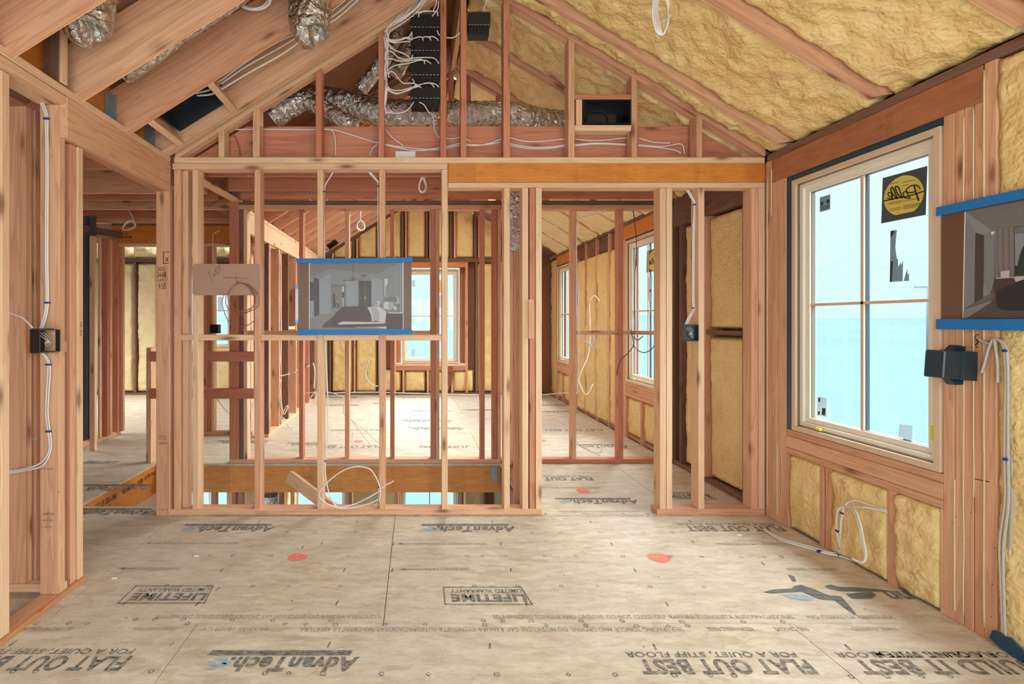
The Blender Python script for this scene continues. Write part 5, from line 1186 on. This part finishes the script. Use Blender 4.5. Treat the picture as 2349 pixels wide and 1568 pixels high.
# register boots
def boot(label,pts_px,Y,depth,par=None,dirv=(0,1,0)):
    t=thing('register_boot',label,'register boot',P(pts_px[0][0],pts_px[0][1],Y),group='register boots')
    bm=bmesh.new(); q=[P(px,py,Y) for px,py in pts_px]; n=len(q); c=sum(q,Vector())/n; dv=Vector(dirv)*depth
    inn=[c+(p-c)*.93 for p in q]
    o1=[bm.verts.new(p) for p in q]; i1=[bm.verts.new(p) for p in inn]; o2=[bm.verts.new(p+dv) for p in q]; i2=[bm.verts.new(p+dv*.95) for p in inn]
    for k in range(n):
        j=(k+1)%n
        bm.faces.new((o1[k],o1[j],i1[j],i1[k])); bm.faces.new((o1[k],o2[k],o2[j],o1[j])); bm.faces.new((i1[k],i1[j],i2[j],i2[k]))
    bm.faces.new(o2[::-1]); bm.faces.new(i2)
    finish('boot_shell',bm,'dark_glass',t)
    bm=bmesh.new(); c2=c+dv*.93+Vector((-.03,-.004,-.01)); pts=[c2+Vector((.075*math.cos(a),0,.06*math.sin(a))) for a in [2*math.pi*i/24 for i in range(25)]]
    tubebm(bm,pts,.003,6,cap=False); finish('collar_ring',bm,'black_plastic',t)
    return t
boot('black rectangular register boot framed in the right side of the gable',[(1337,228),(1449,228),(1449,284),(1337,284)],3.292,.12)
# sloping boot between the left rafters (opening in the roof plane)
tbt=thing('register_boot','dark square register boot between the last two left rafters','register boot',(-1.3,3.0,2.6),group='register boots')
def rp(s,Y,dz=0): x=s; return Vector((x,Y,zu(x)+dz))
xa,xb=-1.515,-1.18; ya,yb=2.81,3.168
for i,(x) in enumerate((xa,xb)):
    o=slab('boot_frame',rp(x,ya,.06),rp(x,yb,.06),.038,.12,'fir_pale',tbt,up=(-math.sin(aL),0,math.cos(aL)))
bm=bmesh.new(); q=[rp(xa+.03,ya+.05,.07),rp(xb-.03,ya+.05,.07),rp(xb-.03,yb-.02,.07),rp(xa+.03,yb-.02,.07)]; up=Vector((-math.sin(aL),0,math.cos(aL)))*.1
a=[bm.verts.new(p) for p in q]; c=[bm.verts.new(p+up+(sum(q,Vector())/4-p)*.15) for p in q]
for k in range(4): bm.faces.new((a[k],a[(k+1)%4],c[(k+1)%4],c[k]))
bm.faces.new(c); finish('boot_shell',bm,'boot_dark',tbt)
boot('small dark register boot high on the far room rafters',[(748,562),(768,548),(776,556),(756,572)],5.9,.05)
# ---- junction boxes in the gable
z4=zf(860,0,6.03)
jl=['topmost','second','third','lowest']
jb=[(490,245,895,515,415),(495,570,900,830,735),(495,890,900,1150,1070),(495,1225,900,1500,1390)]
def jbox(label,x0,y0,x1,y1,ym,grp='stacked black junction boxes'):
    Y=3.30
    a=P(*z4(x0,y0),Y); m=P(*z4(x0,ym),Y); c=P(*z4(x1,y1),Y)
    t=thing('junction_box',label,'junction box',((a.x+c.x)/2,Y,c.z),grp)
    bm=bmesh.new(); boxbm(bm,a.x,c.x,Y-.03,Y+.06,m.z,a.z); bev(bm,.002)
    nt_=10
    for i in range(nt_): 
        x=a.x+(c.x-a.x)*(i+.25)/nt_; boxbm(bm,x,x+(c.x-a.x)*.05,Y-.03,Y-.02,a.z,a.z+.004)
    bmesh.ops.create_icosphere(bm,subdivisions=2,radius=.006,matrix=Matrix.Translation(((a.x+c.x)/2,Y-.03,(a.z+m.z)/2)))
    finish('box_shell',bm,'black_plastic',t)
    bm=bmesh.new(); boxbm(bm,a.x+.004,c.x-.006,Y-.012,Y+.055,c.z,m.z-.001)
    for i in range(6): 
        x=a.x+(c.x-a.x)*(i+.5)/6; boxbm(bm,x-.002,x+.002,Y-.02,Y-.012,c.z,m.z-.001)
    finish('knockout_row',bm,'black_plastic',t)
    for z in ((a.z+m.z)/2-.005,c.z+.012) if x1<1200 else ():
        bm=bmesh.new(); boxbm(bm,a.x-.016,a.x,Y-.01,Y-.005,z-.006,z+.006); finish('mounting_tab',bm,'black_plastic',t)
    bm=bmesh.new()
    for i in range(8): x=a.x+(c.x-a.x)*(i+.2)/8; boxbm(bm,x,x+(c.x-a.x)*.06,Y-.0312,Y-.0302,m.z+.001,m.z+.003)
    finish('label_marks',bm,'white_card',t)
    return t
for l,(x0,y0,x1,y1,ym) in zip(jl,jb): jbox('%s of the four stacked black junction boxes between the gable studs'%l,x0,y0,x1,y1,ym)
jbox('separate black junction box right of the two centre gable studs',1285,205,1588,500,385,None)
w4=lambda *p,Y=3.27:[z4(x,y)+(Y,) for x,y in p]
def gc(label,paths,Y=3.255,r=.0036): return pcab(label,[w4(*p,Y=Y) for p in paths],Y,r=r,cat='cable bundle')
gc('fan of white cables sweeping from the ridge down beside the top junction box',[[(700,-20),(640,60),(520,170),(380,280),(260,340),(190,400),(175,470),(200,540)],[(680,-20),(600,80),(480,190),(330,300),(230,360),(180,420),(165,500)],[(660,-20),(560,110),(430,215),(300,300),(210,370),(160,440),(150,520)],[(490,75),(460,150),(380,230),(270,320),(190,390),(165,450)],[(385,180),(330,260),(240,330),(170,400),(145,470)],[(350,195),(290,270),(200,350),(150,420),(140,500)],[(720,-20),(660,70),(540,200),(420,290),(280,380),(210,430),(190,500)],[(880,20),(870,120),(820,190),(790,225)],[(850,-10),(845,60),(810,150),(860,160),(870,220)],[(760,155),(650,165),(610,190),(605,235)],[(830,160),(700,150),(570,180),(520,230)]])
gc('vertical bundle of white cables left of the junction boxes',[[(130,420),(150,520),(150,640),(140,760),(150,900),(160,1050),(165,1180),(150,1300),(140,1450),(150,1560)],[(140,440),(165,560),(165,700),(150,850),(150,1000),(150,1150),(140,1300),(135,1450),(150,1540),(220,1560),(350,1562),(450,1520),(510,1450),(535,1410)],[(150,440),(170,600),(175,760),(160,900),(145,1050),(170,1200),(160,1350),(145,1450)],[(125,500),(140,640),(150,800),(135,950),(140,1100)],[(160,500),(180,620),(175,900),(185,1040),(210,1070)]])
gc('white cables looping into the second junction box',[[(150,510),(200,560),(300,550),(420,530),(500,545)],[(165,530),(220,575),(330,560),(450,520),(490,480),(515,440)],[(180,560),(260,590),(400,575),(495,570)],[(150,480),(200,545),(320,545),(440,515),(495,540),(510,550)],[(510,450),(512,500),(515,555)],[(525,535),(600,510),(650,515),(668,560)],[(650,520),(720,505),(760,530),(775,560)],[(720,515),(800,505),(850,530),(878,560)],[(860,420),(880,470),(900,490)]])
gc('white cables looping into the third junction box',[[(170,560),(230,660),(320,710),(420,750),(480,800)],[(135,820),(145,730),(190,705),(250,730),(320,790),(420,820),(540,800),(700,795),(800,800),(850,830),(885,880)],[(140,870),(170,820),(240,815),(320,840),(450,840),(560,825),(640,820),(685,850),(682,885)],[(170,1010),(200,950),(280,905),(400,885),(500,865),(600,835),(700,835),(750,860),(775,885)],[(525,760),(510,790),(505,820)]])
gc('white cables looping into the lowest junction box',[[(185,1050),(200,1000),(235,990),(280,1020),(330,1090),(400,1150),(520,1150),(600,1180),(640,1215)],[(150,1060),(170,1180),(230,1240),(340,1250),(450,1225),(560,1190),(650,1160),(760,1150),(810,1190),(820,1210)],[(165,1100),(180,1220),(260,1280),(360,1280),(480,1240),(600,1180),(720,1145),(830,1160),(885,1205)],[(150,1150),(190,1250),(300,1295),(400,1265),(500,1225),(620,1190)],[(520,1090),(540,1130),(560,1180)],[(615,1412),(680,1450),(730,1530),(760,1570)]])
pcab('white cables draped along the red joist behind the gable studs',[[(535,297),(600,296),(700,297),(760,297),(800,307),(865,327),(950,345),(1010,338),(1060,328)],[(740,295),(760,298),(768,315),(770,357)],[(866,331),(855,340),(848,357)],[(885,330),(920,337),(1000,343),(1050,334),(1100,333),(1140,322),(1152,306),(1153,200),(1152,100),(1150,30),(1140,5),(1125,-8)],[(883,295),(900,315),(925,334)],[(1010,315),(1035,318),(1060,315),(1080,325)],[(1060,330),(1110,332),(1150,325)],[(1165,314),(1200,323),(1240,324),(1300,318)],[(1165,332),(1210,340),(1260,340),(1300,334)],[(1168,329),(1215,337),(1262,337),(1302,331)],[(1318,319),(1370,322),(1443,315)],[(1318,332),(1370,328),(1440,331)],[(1318,334),(1375,330),(1440,333)],[(1463,316),(1500,326),(1538,328)],[(1463,332),(1520,336),(1562,330),(1570,352)],[(1463,334),(1510,338),(1550,345),(1562,352)],[(960,235),(990,260),(998,300),(1012,320)]],3.385,r=.0042,cat='cable bundle')
pcab('single white cables arching at the top centre of the gable',[[(1108,32),(1113,10),(1122,-6)],[(1073,20),(1078,28),(1086,34)],[(1022,86),(1040,86),(1055,75)]],3.3,r=.0038)
bm=bmesh.new(); a=P(907,347,3.39); c=P(953,359,3.39); boxbm(bm,a.x,c.x,3.388,3.390,2.346,a.z); tag(finish('paper_card',bm,'white_card',None),'small white card standing on the partition top plate below the junction boxes','card')
# debris flecks on the floor
for k,(px,py) in enumerate(((262,1327),(1696,1228),(905,1177),(450,1276))):
    bm=bmesh.new(); c=pxfloor(px,py,z=.004); boxbm(bm,c.x-.012,c.x+.012,c.y-.004,c.y+.004,.001,.006); 
    tag(finish('wood_chip',bm,'white_card',None),['pale plastic scrap on the floor near the left wall plate','small pale scrap on the floor under the right lettering','pale splinter on the floor in front of the partition plate','tiny pale chip on the floor left of the red dot'][k],'debris')
# torn black membrane at the foot of the right wall
bm=bmesh.new()
pts=[(2275,1462),(2282,1444),(2298,1450),(2308,1458),(2322,1462),(2349,1490),(2365,1510),(2365,1535),(2340,1515),(2300,1485)]
polyflat(bm,[PXW(px,py,2.268) for px,py in pts]); g=bmesh.ops.extrude_face_region(bm,geom=bm.faces[:]); 
for v in [v for v in g['geom'] if isinstance(v,bmesh.types.BMVert)]: v.co.x-=.01
for v in bm.verts: v.co.z=max(v.co.z,.003)
tag(finish('black_membrane_scrap',bm,'flashing_navy',None),'torn dark membrane at the foot of the right wall near the frame edge','membrane')
# wrap on the floor hole pipe: pale tube over the foam by the right cable
o=rcab('wide pale sheath running down the foam behind the right cable',[[(2316,880,2.300),(2322,950,2.300),(2325,1050,2.300),(2325,1150,2.300),(2322,1250,2.300),(2318,1350,2.300),(2312,1460,2.300)]],name='cable_sheath',mat='sheath_grey',r=.016,flat=.5)
# unseen rear wall: open below for sky light, upper band added to cut it
rw=structure('wall_rear_sky_block',(0,-.3,0))
board('header',-3.0,2.4,-.36,-.30,1.6,3.9,'plywood',rw,b=0); board('wall_backing',-5.6,-3.0,-.36,-.30,-.02,2.6,'plywood',rw,b=0)
# ================================================================ outdoors
bm=bmesh.new(); boxbm(bm,-900,900,-500,1500,-3.6,-3.4)
g=finish('field',bm,'field',None); g['kind']='structure'
bm=bmesh.new()
n=60
ring0=[]; ring1=[]
for i in range(n+1):
    a=math.radians(-30+i*200/n); R_=700; h=6+9*noise.noise(Vector((i*.35,1.7,0)))+4*math.sin(i*.5)
    ring0.append(bm.verts.new((R_*math.cos(a),R_*math.sin(a),-3.5))); ring1.append(bm.verts.new(((R_+80)*math.cos(a),(R_+80)*math.sin(a),max(1,h))))
for i in range(n): bm.faces.new((ring0[i],ring0[i+1],ring1[i+1],ring1[i]))
h_=finish('distant_hills',bm,'field',None); h_['kind']='structure'
up_=thing('utility_pole','hazy utility pole standing in the field outside the big window','utility pole',(61.3,60,-3.4))
bm=bmesh.new(); tubebm(bm,[Vector((61.3,60,-3.4)),Vector((61.3,60,3)),Vector((61.3,60,6.3))],lambda t:.22-.06*t,10); finish('pole_shaft',bm,'pole_wood',up_)
slab('crossarm',(60.1,60.6,5.3),(62.5,59.4,5.3),.15,.18,'pole_wood',up_)
for k,(z,d) in enumerate(((8.9,-1.0),(7.9,0),(5.4,1.2),(2.6,0.3),(2.2,.6))):
    bm=bmesh.new(); tubebm(bm,catmull([Vector((61.3+50+d,60-48,z+1.2)),Vector((61.3+d,60,z if k<3 else z)),Vector((61.3-40+d,60+45,z+.4)),Vector((61.3-90+d,60+95,z+1.2))],8),.022,5)
    tag(finish('power_line',bm,'pole_wood',None),'thin overhead wire crossing the sky outside the big window, %s'%['highest of five','second highest','just at the crossarm','one of the low pair, upper','lowest of five'][k],'wire',group='overhead wires')
# ================================================================ camera, sky, light
cam=bpy.data.cameras.new('camera'); co=bpy.data.objects.new('camera',cam); COL.objects.link(co)
co.location=(0,0,CZ); co.rotation_euler=(math.radians(90),0,0)
cam.sensor_width=36; cam.lens=F/2349*36; cam.clip_start=.05; cam.clip_end=3000
cam.shift_x=(2349/2-CX)/2349; cam.shift_y=-(1568/2-CY)/2349
SC.camera=co
w=bpy.data.worlds.new('sky'); SC.world=w; w.use_nodes=True; nt=w.node_tree; bg=nt.nodes['Background']
tc=N(nt,'ShaderNodeTexCoord'); sx=N(nt,'ShaderNodeSeparateXYZ'); L(nt,tc.outputs['Generated'],sx.inputs[0])
# overcast sky: soft bluish band at the horizon, several times brighter overhead
fz=ramp(nt,sx.outputs['Z'],[(0,(.72,.92,1.0,1)),(.30,(.82,.97,1.02,1)),(.7,(1.0,1.0,.98,1)),(1,(1.0,1.0,1.0,1))])
st=N(nt,'ShaderNodeMapRange'); L(nt,sx.outputs['Z'],st.inputs[0]); st.inputs[1].default_value=.22; st.inputs[2].default_value=.8; st.inputs[3].default_value=SKY_LO; st.inputs[4].default_value=SKY_HI
L(nt,fz,bg.inputs[0]); L(nt,st.outputs[0],bg.inputs[1])
sl=bpy.data.lights.new('hazy_sun','SUN'); sl.energy=SUN; sl.angle=math.radians(110); sl.color=(1,.985,.95); so=bpy.data.objects.new('hazy_sun',sl); COL.objects.link(so)
so.rotation_euler=Vector((-.78,-.38,-.50)).to_track_quat('-Z','Y').to_euler(); so.location=(20,10,14)
def portal(name,loc,rot,sx_,sy_):
    l=bpy.data.lights.new(name,'AREA'); l.shape='RECTANGLE'; l.size=sx_; l.size_y=sy_; l.cycles.is_portal=True
    o=bpy.data.objects.new(name,l); COL.objects.link(o); o.location=loc; o.rotation_euler=rot
R_=math.radians
# area light: points along local -Z ; portals face into the rooms
portal('window_portal',(XR+.10,2.62,1.37),(0,R_(90),0),1.53,.90)
portal('window_portal',(XR+.10,5.04,1.37),(0,R_(90),0),1.53,.90)
portal('window_portal',(XR+.10,7.69,1.37),(0,R_(90),0),1.53,.90)
portal('window_portal',(.25,Y3+.12,1.35),(R_(-90),0,0),1.0,1.65)
rl=bpy.data.lights.new('rear_fill','AREA'); rl.shape='RECTANGLE'; rl.size=4.0; rl.size_y=1.6; rl.energy=REAR_FILL; rl.color=(1,.985,.96); ro=bpy.data.objects.new('rear_fill',rl); COL.objects.link(ro); ro.location=(.2,-.29,1.75); ro.rotation_euler=(R_(92),0,0)  # fill lamp added behind the camera to brighten faces turned toward it
portal('side_portal',(-5.62,6.87,1.4),(0,R_(-90),0),1.8,2.75)
portal('rear_portal',(-.3,-.31,.8),(R_(90),0,0),5.4,1.6)
SC.view_settings.view_transform='Standard'; SC.view_settings.look='None'; SC.view_settings.gamma=1; SC.view_settings.exposure=EXPO
